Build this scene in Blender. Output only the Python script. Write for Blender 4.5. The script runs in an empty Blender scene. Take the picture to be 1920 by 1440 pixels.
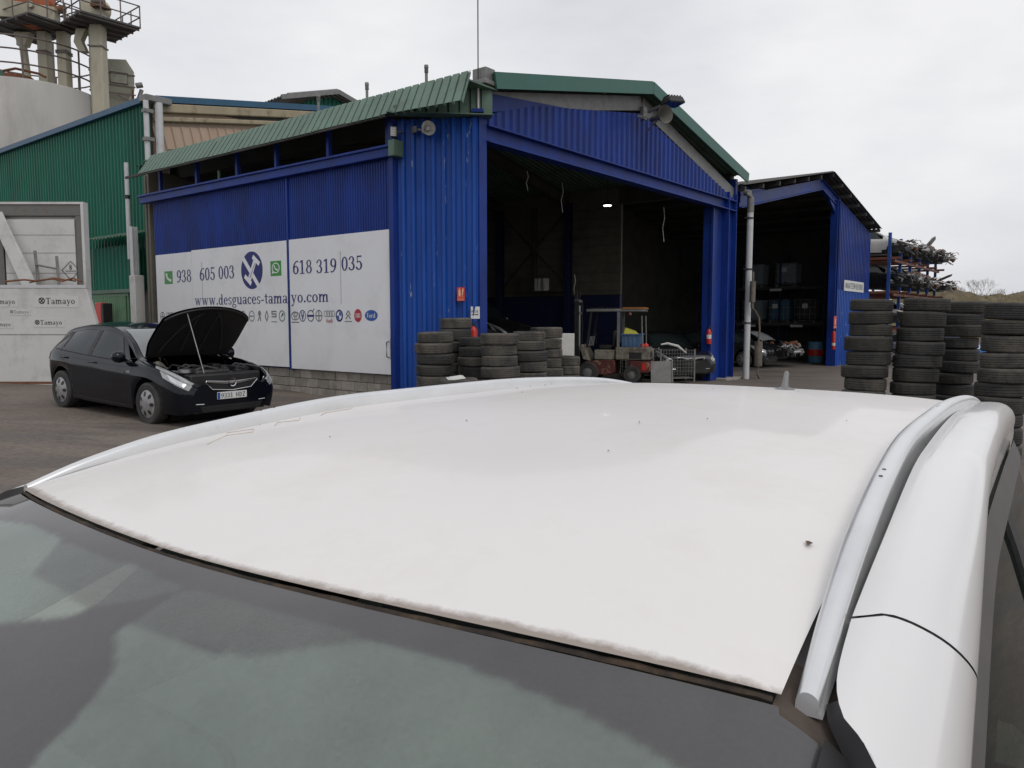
import bpy, bmesh, math, random
from mathutils import Vector, Matrix, Euler
from mathutils.bvhtree import BVHTree
R = math.radians
random.seed(7)
scene = bpy.context.scene
COL = scene.collection

# ---------------------------------------------------------------- camera, sky, sun, exposure
cam_d = bpy.data.cameras.new('camera'); cam = bpy.data.objects.new('camera', cam_d); COL.objects.link(cam)
cam_d.sensor_width = 36.0; cam_d.lens = 1442.0 / 1920.0 * 36.0
cam_d.clip_start = 0.02; cam_d.clip_end = 3000
cam.location = (0, 0, 1.72); cam.rotation_euler = (R(90 - 4.757), 0, 0)
scene.camera = cam
world = bpy.data.worlds.new('World'); scene.world = world; world.use_nodes = True
SUN_AZ, SUN_EL = R(150), R(48)          # azimuth clockwise from +Y
def world_nodes():
    nt = world.node_tree; nt.nodes.clear(); N = nt.nodes.new; L = nt.links.new
    out = N('ShaderNodeOutputWorld'); bg = N('ShaderNodeBackground'); bg.inputs[1].default_value = 0.1
    sky = N('ShaderNodeTexSky'); sky.sky_type = 'NISHITA'; sky.sun_disc = False
    sky.sun_elevation = SUN_EL; sky.sun_rotation = SUN_AZ; sky.dust_density = 3
    tc = N('ShaderNodeTexCoord'); mp = N('ShaderNodeMapping'); mp.inputs['Scale'].default_value = (1.0, 1.0, 2.6)
    no = N('ShaderNodeTexNoise'); no.inputs['Scale'].default_value = 1.5; no.inputs['Detail'].default_value = 7; no.inputs['Roughness'].default_value = 0.52
    rp = N('ShaderNodeValToRGB'); e = rp.color_ramp.elements
    e[0].position = 0.33; e[0].color = (5.6, 5.75, 6.3, 1); e[1].position = 0.64; e[1].color = (8.9, 8.85, 8.95, 1)
    mx = N('ShaderNodeMix'); mx.data_type = 'RGBA'; mx.inputs[0].default_value = 0.93
    L(tc.outputs['Generated'], mp.inputs[0]); L(mp.outputs[0], no.inputs['Vector']); L(no.outputs[0], rp.inputs[0])
    L(sky.outputs[0], mx.inputs[6]); L(rp.outputs[0], mx.inputs[7]); L(mx.outputs[2], bg.inputs[0]); L(bg.outputs[0], out.inputs[0])
world_nodes()
sun_d = bpy.data.lights.new('sun', 'SUN'); sun_d.energy = 0.7; sun_d.angle = R(25); sun_d.color = (1, 0.96, 0.9)
sun = bpy.data.objects.new('sun', sun_d); COL.objects.link(sun)
sd = Vector((math.sin(SUN_AZ) * math.cos(SUN_EL), math.cos(SUN_AZ) * math.cos(SUN_EL), math.sin(SUN_EL)))
sun.rotation_euler = sd.to_track_quat('Z', 'Y').to_euler(); sun.location = (0, 0, 30)
scene.view_settings.view_transform = 'Standard'; scene.view_settings.look = 'None'
scene.view_settings.exposure = 0.07; scene.view_settings.gamma = 1.0
scene.cycles.max_bounces = 7; scene.cycles.diffuse_bounces = 3; scene.cycles.glossy_bounces = 3
scene.cycles.transparent_max_bounces = 12; scene.cycles.sample_clamp_indirect = 4
scene.cycles.use_denoising = True

# ---------------------------------------------------------------- materials
MATS = {}
def mat(name, col=None, rough=0.6, metal=0.0, var=0.18, vs=3.0, bump=0.0, bs=30.0, dirt=None, damt=0.5, ds=1.5, dlo=0.5, dhi=0.7,
        st=(1, 1, 1), coat=0.0, spec=0.5, emit=None, es=0.0):
    if name in MATS: return MATS[name]
    m = bpy.data.materials.new(name); m.use_nodes = True; MATS[name] = m
    nt = m.node_tree; N = nt.nodes.new; L = nt.links.new
    b = nt.nodes['Principled BSDF']
    b.inputs['Roughness'].default_value = rough; b.inputs['Metallic'].default_value = metal
    b.inputs['Coat Weight'].default_value = coat; b.inputs['Coat Roughness'].default_value = 0.06
    b.inputs['Specular IOR Level'].default_value = spec
    tc = N('ShaderNodeTexCoord'); mp = N('ShaderNodeMapping'); mp.inputs['Scale'].default_value = st
    L(tc.outputs['Object'], mp.inputs[0])
    no = N('ShaderNodeTexNoise'); no.inputs['Scale'].default_value = vs; no.inputs['Detail'].default_value = 8; no.inputs['Roughness'].default_value = 0.62
    L(mp.outputs[0], no.inputs['Vector'])
    mr = N('ShaderNodeMapRange'); mr.inputs[1].default_value = 0.3; mr.inputs[2].default_value = 0.7; L(no.outputs[0], mr.inputs[0])
    mx = N('ShaderNodeMix'); mx.data_type = 'RGBA'
    c = Vector(col[:3]); lo = c * (1 - var); hi = c * (1 + var)
    mx.inputs[6].default_value = (*lo, 1); mx.inputs[7].default_value = (*[min(1, q) for q in hi], 1)
    L(mr.outputs[0], mx.inputs[0]); cur = mx.outputs[2]
    if dirt:
        n2 = N('ShaderNodeTexNoise'); n2.inputs['Scale'].default_value = ds; n2.inputs['Detail'].default_value = 10; n2.inputs['Roughness'].default_value = 0.7
        L(mp.outputs[0], n2.inputs['Vector'])
        r2 = N('ShaderNodeMapRange'); r2.inputs[1].default_value = dlo; r2.inputs[2].default_value = dhi; r2.inputs[4].default_value = damt
        L(n2.outputs[0], r2.inputs[0])
        m2 = N('ShaderNodeMix'); m2.data_type = 'RGBA'; m2.inputs[7].default_value = (*dirt, 1)
        L(r2.outputs[0], m2.inputs[0]); L(cur, m2.inputs[6]); cur = m2.outputs[2]
    L(cur, b.inputs['Base Color'])
    r3 = N('ShaderNodeMapRange'); r3.inputs[3].default_value = max(0.02, rough - 0.1 * (rough > .15)); r3.inputs[4].default_value = min(1, rough + 0.1 * (rough > .15))
    L(no.outputs[0], r3.inputs[0]); L(r3.outputs[0], b.inputs['Roughness'])
    if bump:
        n3 = N('ShaderNodeTexNoise'); n3.inputs['Scale'].default_value = bs; n3.inputs['Detail'].default_value = 5
        L(tc.outputs['Object'], n3.inputs['Vector'])
        bp = N('ShaderNodeBump'); bp.inputs['Strength'].default_value = bump; bp.inputs['Distance'].default_value = 0.02
        L(n3.outputs[0], bp.inputs['Height']); L(bp.outputs[0], b.inputs['Normal'])
    if emit:
        b.inputs['Emission Color'].default_value = (*emit, 1); b.inputs['Emission Strength'].default_value = es
    return m
def glass_mat(name, tint=(0.55, 0.62, 0.6), dust=(0.35, 0.36, 0.36), damt=0.12, rough=0.03):
    if name in MATS: return MATS[name]
    m = bpy.data.materials.new(name); m.use_nodes = True; MATS[name] = m
    nt = m.node_tree; nt.nodes.clear(); N = nt.nodes.new; L = nt.links.new
    out = N('ShaderNodeOutputMaterial'); tr = N('ShaderNodeBsdfTransparent'); tr.inputs[0].default_value = (*tint, 1)
    gl = N('ShaderNodeBsdfGlossy'); gl.inputs['Roughness'].default_value = rough
    fr = N('ShaderNodeFresnel'); fr.inputs[0].default_value = 1.52
    m1 = N('ShaderNodeMixShader'); L(fr.outputs[0], m1.inputs[0]); L(tr.outputs[0], m1.inputs[1]); L(gl.outputs[0], m1.inputs[2])
    df = N('ShaderNodeBsdfDiffuse'); df.inputs[0].default_value = (*dust, 1)
    tc = N('ShaderNodeTexCoord'); no = N('ShaderNodeTexNoise'); no.inputs['Scale'].default_value = 9; no.inputs['Detail'].default_value = 8
    L(tc.outputs['Object'], no.inputs['Vector'])
    mr = N('ShaderNodeMapRange'); mr.inputs[1].default_value = .25; mr.inputs[2].default_value = .75; mr.inputs[3].default_value = damt * .6; mr.inputs[4].default_value = damt * 1.4
    L(no.outputs[0], mr.inputs[0])
    m2 = N('ShaderNodeMixShader'); L(mr.outputs[0], m2.inputs[0]); L(m1.outputs[0], m2.inputs[1]); L(df.outputs[0], m2.inputs[2])
    L(m2.outputs[0], out.inputs[0])
    return m

# ---------------------------------------------------------------- mesh builder
class MB:
    def __init__(s): s.v = []; s.f = []
    def add(s, vs, fs):
        o = len(s.v); s.v += [tuple(p) for p in vs]; s.f += [tuple(i + o for i in f) for f in fs]; return s
    def box(s, x0, y0, z0, x1, y1, z1):
        x0, x1 = sorted((x0, x1)); y0, y1 = sorted((y0, y1)); z0, z1 = sorted((z0, z1))
        return s.add([(x0, y0, z0), (x1, y0, z0), (x1, y1, z0), (x0, y1, z0), (x0, y0, z1), (x1, y0, z1), (x1, y1, z1), (x0, y1, z1)],
                     [(0, 3, 2, 1), (4, 5, 6, 7), (0, 1, 5, 4), (1, 2, 6, 5), (2, 3, 7, 6), (3, 0, 4, 7)])
    def bar(s, a, b, w, h=None, up=(0, 0, 1)):
        a = Vector(a); b = Vector(b); h = h or w; d = (b - a).normalized(); u = Vector(up)
        if abs(d.dot(u)) > 0.99: u = Vector((1, 0, 0))
        x = d.cross(u).normalized(); y = x.cross(d).normalized()
        c = [(-w/2, -h/2), (w/2, -h/2), (w/2, h/2), (-w/2, h/2)]
        vs = [a + x*i + y*j for i, j in c] + [b + x*i + y*j for i, j in c]
        return s.add(vs, [(0, 1, 2, 3), (7, 6, 5, 4), (0, 4, 5, 1), (1, 5, 6, 2), (2, 6, 7, 3), (3, 7, 4, 0)])
    def ibeam(s, a, b, w, h, t=0.02, up=(0, 0, 1)):
        a = Vector(a); b = Vector(b); d = (b - a).normalized(); u = Vector(up); x = d.cross(u).normalized(); y = x.cross(d).normalized()
        s.bar(a + y*(h/2 - t/2), b + y*(h/2 - t/2), w, t, up); s.bar(a - y*(h/2 - t/2), b - y*(h/2 - t/2), w, t, up); s.bar(a, b, t, h - 2*t, up); return s
    def tube(s, path, r, n=8, caps=True, closed=False):
        P = [Vector(p) for p in path]; o = len(s.v); m = len(P); rr = r if isinstance(r, (list, tuple)) else [r]*m
        ref = Vector((0, 0, 1))
        for i, p in enumerate(P):
            if closed: d = (P[(i+1) % m] - P[i-1])
            else: d = P[min(i+1, m-1)] - P[max(i-1, 0)]
            d.normalize()
            x = d.cross(ref)
            if x.length < 0.15: x = d.cross(Vector((1, 0, 0)))
            x.normalize(); y = x.cross(d)
            for k in range(n):
                a = 2*math.pi*k/n; s.v.append(tuple(p + x*math.cos(a)*rr[i] + y*math.sin(a)*rr[i]))
        for i in range(m if closed else m-1):
            j = (i+1) % m
            for k in range(n):
                s.f.append((o+i*n+k, o+i*n+(k+1) % n, o+j*n+(k+1) % n, o+j*n+k))
        if caps and not closed:
            s.f.append(tuple(o+k for k in reversed(range(n)))); s.f.append(tuple(o+(m-1)*n+k for k in range(n)))
        return s
    def lathe(s, prof, n=32, c=(0, 0, 0), axis='z', a0=0, a1=2*math.pi):
        o = len(s.v); full = abs(a1-a0-2*math.pi) < 1e-6; cols = n if full else n+1; c = Vector(c)
        for r, h in prof:
            for k in range(cols):
                a = a0 + (a1-a0)*k/n
                q = (r*math.cos(a), r*math.sin(a), h)
                if axis == 'y': q = (q[0], h, q[1])
                elif axis == 'x': q = (h, q[0], q[1])
                s.v.append((c.x+q[0], c.y+q[1], c.z+q[2]))
        for i in range(len(prof)-1):
            for k in range(n):
                k2 = (k+1) % cols
                s.f.append((o+i*cols+k, o+i*cols+k2, o+(i+1)*cols+k2, o+(i+1)*cols+k))
        return s
    def prism(s, poly, fn0, fn1):
        n = len(poly); a = [fn0(*p) for p in poly]; b = [fn1(*p) for p in poly]
        return s.add(a + b, [tuple(reversed(range(n))), tuple(range(n, 2*n))] + [(i, (i+1) % n, n+(i+1) % n, n+i) for i in range(n)])
    def corr(s, O, A, D, N, L, lo, hi, pitch=0.2, dep=0.035, prof='trap', s0=0.0, segs=1):
        O = Vector(O); A = Vector(A).normalized(); D = Vector(D).normalized(); N = Vector(N).normalized()
        flo = lo if callable(lo) else (lambda q: lo); fhi = hi if callable(hi) else (lambda q: hi)
        if prof == 'trap': pat = [(0.0, 0), (0.30, 0), (0.42, 1), (0.70, 1), (0.82, 0)]
        elif prof == 'rib': pat = [(0.0, 0), (0.72, 0), (0.80, 1), (0.90, 1), (0.98, 0)]
        elif prof == 'rib2': pat = [(0.0, 0), (0.05, 1), (0.84, 1), (0.89, 0)]
        else: pat = [(k/8, 0.5-0.5*math.cos(2*math.pi*k/8)) for k in range(8)]
        pts = []; k = math.floor(s0/pitch)
        while True:
            for q, h in pat:
                t = (k+q)*pitch
                if t >= s0 - 1e-6 and t <= s0+L+1e-6: pts.append((t, h))
            k += 1
            if k*pitch > s0+L: break
        if pts[0][0] > s0+1e-4: pts.insert(0, (s0, pts[0][1]))
        if pts[-1][0] < s0+L-1e-4: pts.append((s0+L, pts[-1][1]))
        o = len(s.v)
        for t, h in pts:
            l0, h0 = flo(t), fhi(t)
            for g in range(segs+1): s.v.append(tuple(O + A*t + D*(l0+(h0-l0)*g/segs) + N*h*dep))
        w = segs+1
        for i in range(len(pts)-1):
            for g in range(segs): s.f.append((o+i*w+g, o+(i+1)*w+g, o+(i+1)*w+g+1, o+i*w+g+1))
        return s
    def build(s, name, m, parent=None, ang=38, bevel=0.0, solid=0.0):
        me = bpy.data.meshes.new(name); me.from_pydata(s.v, [], s.f)
        me.update()
        if isinstance(m, (list, tuple)):
            for q in m: me.materials.append(q)
        elif m: me.materials.append(m)
        me.polygons.foreach_set('use_smooth', [True]*len(me.polygons)); me.set_sharp_from_angle(angle=R(ang))
        ob = bpy.data.objects.new(name, me); COL.objects.link(ob)
        if parent: ob.parent = parent
        if solid: md = ob.modifiers.new('s', 'SOLIDIFY'); md.thickness = solid; md.offset = -1
        if bevel:
            md = ob.modifiers.new('b', 'BEVEL'); md.width = bevel; md.segments = 2; md.limit_method = 'ANGLE'; md.angle_limit = R(40)
        return ob
def empty(name, label, cat, loc=(0, 0, 0), rz=0.0, group=None, rot=None):
    o = bpy.data.objects.new(name, None); COL.objects.link(o); o.location = loc; o.rotation_euler = rot or (0, 0, rz)
    o.empty_display_size = 0.2
    return tag(o, label, cat, group)
def tag(o, label, cat, group=None):
    o['label'] = label; o['category'] = cat
    if group: o['group'] = group
    return o
def struct(o): o['kind'] = 'structure'; return o
def copy_tree(o, parent=None):
    c = o.copy(); COL.objects.link(c); c.parent = parent
    for ch in list(o.children): copy_tree(ch, c)
    return c
def gz(x, y):
    xx = max(-16.0, min(20.0, x)); z = -0.022*xx
    if xx < 0: z += 0.0011*xx*xx
    return z
ORD = ['top', 'second from top', 'third from top', 'fourth from top', 'fifth from top', 'sixth from top', 'seventh from top', 'eighth from top', 'ninth from top', 'tenth from top', 'eleventh from top', 'twelfth from top']

# shared materials
BLUE = mat('blue_paint', (0.010, 0.036, 0.22), 0.42, var=0.3, vs=1.6, bump=0.08, bs=6, dirt=(0.012, 0.018, 0.055), damt=0.6, ds=1.3, dlo=0.47, dhi=0.7, st=(1, 1, 0.35), spec=0.22)
BLUECHIP = mat('blue_paint_chipped', (0.013, 0.070, 0.33), 0.38, var=0.2, vs=2.5, bump=0.06, bs=7, dirt=(0.45, 0.48, 0.5), damt=0.85, ds=8.0, dlo=0.635, dhi=0.665, st=(1, 1, 0.22), spec=0.25)
GREEN = mat('green_cladding', (0.008, 0.115, 0.072), 0.45, var=0.16, vs=1.3, dirt=(0.01, 0.05, 0.035), damt=0.6, ds=0.9, st=(1, 1, 0.3), spec=0.2)
GREENFADE = mat('faded_green_sheet', (0.085, 0.15, 0.11), 0.55, var=0.2, vs=2, dirt=(0.03, 0.05, 0.035), damt=0.6, ds=1.6, st=(1, 1, 0.4))
GREENTRIM = mat('green_trim', (0.028, 0.115, 0.088), 0.45, var=0.12, vs=1.5)
BLUETRIM = mat('teal_blue_trim', (0.02, 0.085, 0.16), 0.45, var=0.15, vs=2)
BEIGE = mat('beige_cladding', (0.42, 0.31, 0.235), 0.6, var=0.1, vs=1.2, dirt=(0.22, 0.16, 0.12), damt=0.5, ds=1.4, st=(1, 1, 0.4))
BEIGEBEAM = mat('beige_beam', (0.34, 0.28, 0.19), 0.65, var=0.15, vs=2, dirt=(0.06, 0.045, 0.03), damt=0.8, ds=2.5, dlo=.55, dhi=.68, st=(1, 1, 0.6))
GREYMETAL = mat('grey_metal', (0.20, 0.20, 0.195), 0.5, metal=0.3, var=0.2, vs=4, dirt=(0.09, 0.07, 0.05), damt=0.5, ds=3)
GALV = mat('galvanised', (0.36, 0.38, 0.38), 0.42, metal=0.6, var=0.15, vs=6)
PVC = mat('white_pvc_pipe', (0.52, 0.53, 0.54), 0.4, var=0.1, vs=3, dirt=(0.25, 0.22, 0.18), damt=0.5, ds=3)
DARKIN = mat('dark_sheet', (0.06, 0.058, 0.052), 0.8, var=0.3, vs=1.5)  # dark base tone that deepens the gloom indoors
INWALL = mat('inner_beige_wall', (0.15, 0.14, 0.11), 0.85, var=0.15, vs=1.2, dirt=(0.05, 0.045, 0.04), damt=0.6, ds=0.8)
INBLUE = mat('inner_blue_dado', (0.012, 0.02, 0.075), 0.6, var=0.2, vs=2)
WHITE = mat('white_panel', (0.75, 0.76, 0.78), 0.35, var=0.03, vs=0.9, dirt=(0.42, 0.42, 0.42), damt=0.25, ds=1.6)
WHITEDIRTY = mat('dirty_white_panel', (0.56, 0.56, 0.545), 0.5, var=0.07, vs=1.0, dirt=(0.27, 0.25, 0.22), damt=0.6, ds=1.3)
CONC = mat('concrete', (0.27, 0.25, 0.22), 0.9, var=0.2, vs=2, bump=0.3, bs=25, dirt=(0.12, 0.10, 0.08), damt=0.7, ds=1.5)
BLACK = mat('black_plastic', (0.014, 0.014, 0.015), 0.5, var=0.3, vs=5)
RUBBER = mat('tyre_rubber', (0.026, 0.026, 0.027), 0.72, var=0.3, vs=6, bump=0.25, bs=70, dirt=(0.085, 0.078, 0.062), damt=0.75, ds=2.2, dlo=0.45, dhi=0.75)
RUST = mat('rusty_steel', (0.16, 0.065, 0.03), 0.8, var=0.35, vs=5, bump=0.2, bs=30)
REDP = mat('red_paint', (0.50, 0.025, 0.015), 0.4, var=0.12, vs=4)
NAVY = mat('navy_print', (0.012, 0.018, 0.14), 0.4, var=0.05)
DARKPRINT = mat('dark_print', (0.03, 0.03, 0.035), 0.5, var=0.1)
# ---------------------------------------------------------------- serif lettering drawn as strokes
class Pen:
    def __init__(s): s.q = []                      # list of 2D polygons
    def ring(s, cx, cy, rx, ry, a0=0, a1=360, T=.15, t=.07, n=22):
        for k in range(n):
            a, b = R(a0+(a1-a0)*k/n), R(a0+(a1-a0)*(k+1)/n)
            ri, rj = rx-T, ry-t
            s.q.append([(cx+rx*math.cos(a), cy+ry*math.sin(a)), (cx+rx*math.cos(b), cy+ry*math.sin(b)), (cx+ri*math.cos(b), cy+rj*math.sin(b)), (cx+ri*math.cos(a), cy+rj*math.sin(a))])
    def rect(s, x0, y0, x1, y1): s.q.append([(x0, y0), (x1, y0), (x1, y1), (x0, y1)])
    def poly(s, *p): s.q.append(list(p))
    def seg(s, x0, y0, x1, y1, w): s.q.append([(x0-w/2, y0), (x0+w/2, y0), (x1+w/2, y1), (x1-w/2, y1)])
    def disc(s, cx, cy, r, ry=None, n=20): s.q.append([(cx+r*math.cos(2*math.pi*k/n), cy+(ry or r)*math.sin(2*math.pi*k/n)) for k in range(n)])
def glyph(ch):
    p = Pen(); w = .6
    if ch == '0': p.ring(.3, .5, .28, .5)
    elif ch == '1': p.rect(.22, 0, .37, 1); p.rect(.08, 0, .51, .06); p.poly((.06, .8), (.22, .88), (.22, 1), (.06, .88))
    elif ch == '3': p.ring(.27, .75, .24, .25, -95, 150, .14, .06); p.ring(.26, .28, .29, .28, -150, 95, .15, .07); p.disc(.08, .8, .065); p.disc(.06, .18, .065)
    elif ch == '5': p.rect(.1, .9, .5, 1); p.rect(.1, .5, .16, .95); p.ring(.26, .32, .29, .32, -150, 125, .15, .07); p.disc(.06, .18, .065)
    elif ch == '6': p.ring(.3, .31, .28, .31); p.ring(.52, .42, .5, .58, 92, 185, .15, .06); p.disc(.5, .93, .06)
    elif ch == '9': p.ring(.3, .69, .28, .31); p.ring(.08, .58, .5, .58, -88, 5, .15, .06); p.disc(.1, .07, .06)
    elif ch == '8': p.ring(.3, .75, .23, .25, T=.12, t=.06); p.ring(.3, .28, .28, .28, T=.14, t=.06)
    elif ch == '2': p.ring(.28, .72, .25, .28, -30, 170, .14, .06); p.seg(.12, .06, .42, .6, .13); p.rect(.05, 0, .53, .09)
    elif ch == '4': p.rect(.34, 0, .47, 1); p.rect(.03, .25, .56, .33); p.seg(.08, .3, .36, 1, .08)
    elif ch == '7': p.rect(.06, .9, .54, 1); p.seg(.22, 0, .48, .92, .13)
    elif ch == 'w':
        w = 1.0; p.seg(.12, .68, .30, 0, .13); p.seg(.30, 0, .48, .68, .06); p.seg(.46, .68, .64, 0, .13); p.seg(.64, 0, .84, .68, .06); p.rect(.0, .63, .26, .68); p.rect(.36, .63, .58, .68); p.rect(.74, .63, .96, .68)
    elif ch == 'd': w = .68; p.ring(.28, .33, .26, .345, T=.14); p.rect(.42, 0, .56, 1); p.rect(.34, .95, .5, 1); p.rect(.5, 0, .66, .05)
    elif ch == 'e': w = .58; p.ring(.29, .33, .27, .345, 5, 320, T=.14); p.rect(.1, .33, .55, .38)
    elif ch == 's': w = .5; p.ring(.25, .5, .2, .185, 30, 270, .11, .06); p.ring(.25, .17, .21, .18, -150, 90, .12, .06); p.rect(.41, .5, .45, .66); p.rect(.04, .02, .08, .2)
    elif ch == 'g': w = .6; p.ring(.27, .43, .23, .25, T=.13, t=.06); p.ring(.28, -.14, .28, .17, T=.1, t=.06); p.seg(.12, .02, .18, .22, .08); p.rect(.4, .58, .58, .66)
    elif ch == 'u': w = .7; p.rect(.08, .2, .22, .68); p.rect(0, .63, .15, .68); p.ring(.32, .24, .24, .25, 180, 330, .14, .09); p.rect(.46, 0, .6, .68); p.rect(.38, .63, .5, .68); p.rect(.55, 0, .7, .05)
    elif ch == 'a': w = .6; p.ring(.27, .48, .24, .2, 0, 165, .13, .06); p.rect(.38, .06, .51, .5); p.ring(.24, .19, .22, .2, T=.13, t=.06); p.rect(.45, 0, .6, .05)
    elif ch == 'c': w = .54; p.ring(.29, .33, .27, .345, 45, 320, T=.14); p.disc(.46, .53, .065)
    elif ch == 't': w = .42; p.rect(.12, .14, .25, .88); p.rect(0, .62, .4, .68); p.ring(.27, .16, .15, .16, 180, 330, .13, .07)
    elif ch == 'm':
        w = 1.02
        for x in (.08, .42, .76): p.rect(x, 0, x+.14, .62 if x > .1 else .68); p.rect(x-.07, 0, x+.21, .05)
        p.rect(0, .63, .12, .68); p.ring(.36, .44, .2, .24, 0, 170, .14, .1); p.ring(.70, .44, .2, .24, 0, 170, .14, .1)
    elif ch == 'n':
        w = .68
        for x in (.08, .42): p.rect(x, 0, x+.14, .62); p.rect(x-.07, 0, x+.21, .05)
        p.rect(0, .63, .12, .68); p.ring(.36, .44, .2, .24, 0, 170, .14, .1)
    elif ch == 'y': w = .64; p.seg(.12, .68, .33, 0, .13); p.seg(.2, -.3, .54, .68, .065); p.rect(0, .63, .27, .68); p.rect(.42, .63, .64, .68); p.disc(.12, -.24, .07)
    elif ch == 'o': w = .62; p.ring(.3, .33, .28, .345, T=.14)
    elif ch == 'r': w = .5; p.rect(.08, 0, .22, .68); p.rect(0, 0, .32, .05); p.rect(0, .63, .15, .68); p.ring(.36, .44, .2, .24, 60, 170, .12, .1)
    elif ch == 'T': w = .8; p.rect(.31, 0, .47, 1); p.rect(.03, .92, .75, 1); p.rect(.03, .75, .09, .95); p.rect(.69, .75, .75, .95); p.rect(.2, 0, .58, .06)
    elif ch == '.': w = .28; p.disc(.13, .08, .09)
    elif ch == '-': w = .42; p.rect(.05, .26, .36, .36)
    elif ch == ' ': w = .3
    # plain capitals for small notices and plates
    elif ch == 'A': p.seg(.06, 0, .28, 1, .11); p.seg(.5, 0, .3, 1, .11); p.rect(.14, .28, .44, .37)
    elif ch == 'B': p.rect(.06, 0, .18, 1); p.ring(.2, .75, .3, .25, -90, 90, .12, .1); p.ring(.2, .26, .33, .26, -90, 90, .12, .1)
    elif ch == 'D': p.rect(.06, 0, .18, 1); p.ring(.16, .5, .38, .5, -90, 90, .12, .1)
    elif ch == 'E': w = .55; p.rect(.06, 0, .18, 1); [p.rect(.06, y, .48, y+.11) for y in (0, .45, .89)]
    elif ch == 'G': p.ring(.32, .5, .29, .5, 45, 350, .12, .1); p.rect(.36, .4, .61, .5)
    elif ch == 'H': p.rect(.06, 0, .18, 1); p.rect(.42, 0, .54, 1); p.rect(.06, .45, .54, .55)
    elif ch == 'I': w = .28; p.rect(.08, 0, .2, 1)
    elif ch == 'L': w = .5; p.rect(.06, 0, .18, 1); p.rect(.06, 0, .46, .11)
    elif ch == 'M': w = .8; p.rect(.06, 0, .18, 1); p.rect(.58, 0, .7, 1); p.seg(.38, .2, .12, 1, .12); p.seg(.38, .2, .64, 1, .12)
    elif ch == 'N': w = .66; p.rect(.06, 0, .18, 1); p.rect(.46, 0, .58, 1); p.seg(.5, 0, .12, 1, .13)
    elif ch == 'O': p.ring(.3, .5, .28, .5, T=.12, t=.1)
    elif ch == 'R': p.rect(.06, 0, .18, 1); p.ring(.2, .73, .3, .27, -90, 90, .12, .1); p.seg(.46, 0, .26, .5, .13)
    elif ch == 'S': w = .56; p.ring(.28, .73, .23, .27, 30, 270, .11, .1); p.ring(.28, .27, .24, .27, -150, 90, .11, .1)
    elif ch == 'U': p.rect(.06, .25, .18, 1); p.rect(.42, .25, .54, 1); p.ring(.3, .27, .24, .27, 180, 360, .12, .1)
    elif ch == 'Z': p.rect(.05, 0, .53, .11); p.rect(.05, .89, .53, 1); p.seg(.11, .05, .47, .95, .13)
    elif ch == 'X': p.seg(.08, 0, .5, 1, .13); p.seg(.5, 0, .08, 1, .13)
    elif ch == 'K': p.rect(.06, 0, .18, 1); p.seg(.5, 0, .2, .5, .13); p.seg(.18, .45, .5, 1, .13)
    elif ch == 'F': w = .52; p.rect(.06, 0, .18, 1); p.rect(.06, .89, .48, 1); p.rect(.06, .45, .4, .55)
    elif ch == 'i': w = .26; p.rect(.07, 0, .18, .66); p.rect(.07, .8, .18, .92)
    return p.q, w
def text_polys(txt, gap=.05):
    x = 0; out = []
    for ch in txt:
        q, w = glyph(ch); out += [[(a+x, b) for a, b in pl] for pl in q]; x += w+gap
    return out, x-gap
def flat(polys, O, X, Y, N, eps=0.0004, m=None):
    """lay 2D polygons on the plane O + x*X + y*Y, each a hair above the last"""
    m = m or MB(); O = Vector(O); X = Vector(X); Y = Vector(Y); N = Vector(N)
    for i, pl in enumerate(polys):
        ar = sum(pl[k][0]*pl[(k+1) % len(pl)][1]-pl[(k+1) % len(pl)][0]*pl[k][1] for k in range(len(pl)))
        if ar < 0: pl = pl[::-1]
        vs = [O + X*a + Y*b + N*(eps*(i % 5)) for a, b in pl]; m.add(vs, [tuple(range(len(vs)))])
    return m
def lettering(name, txt, O, X, Y, N, width, height, mt, parent, gap=.05):
    pl, w = text_polys(txt, gap)
    return flat([[(a/w*width, b*height) for a, b in q] for q in pl], O, X, Y, N).build(name, mt, parent)
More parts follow.
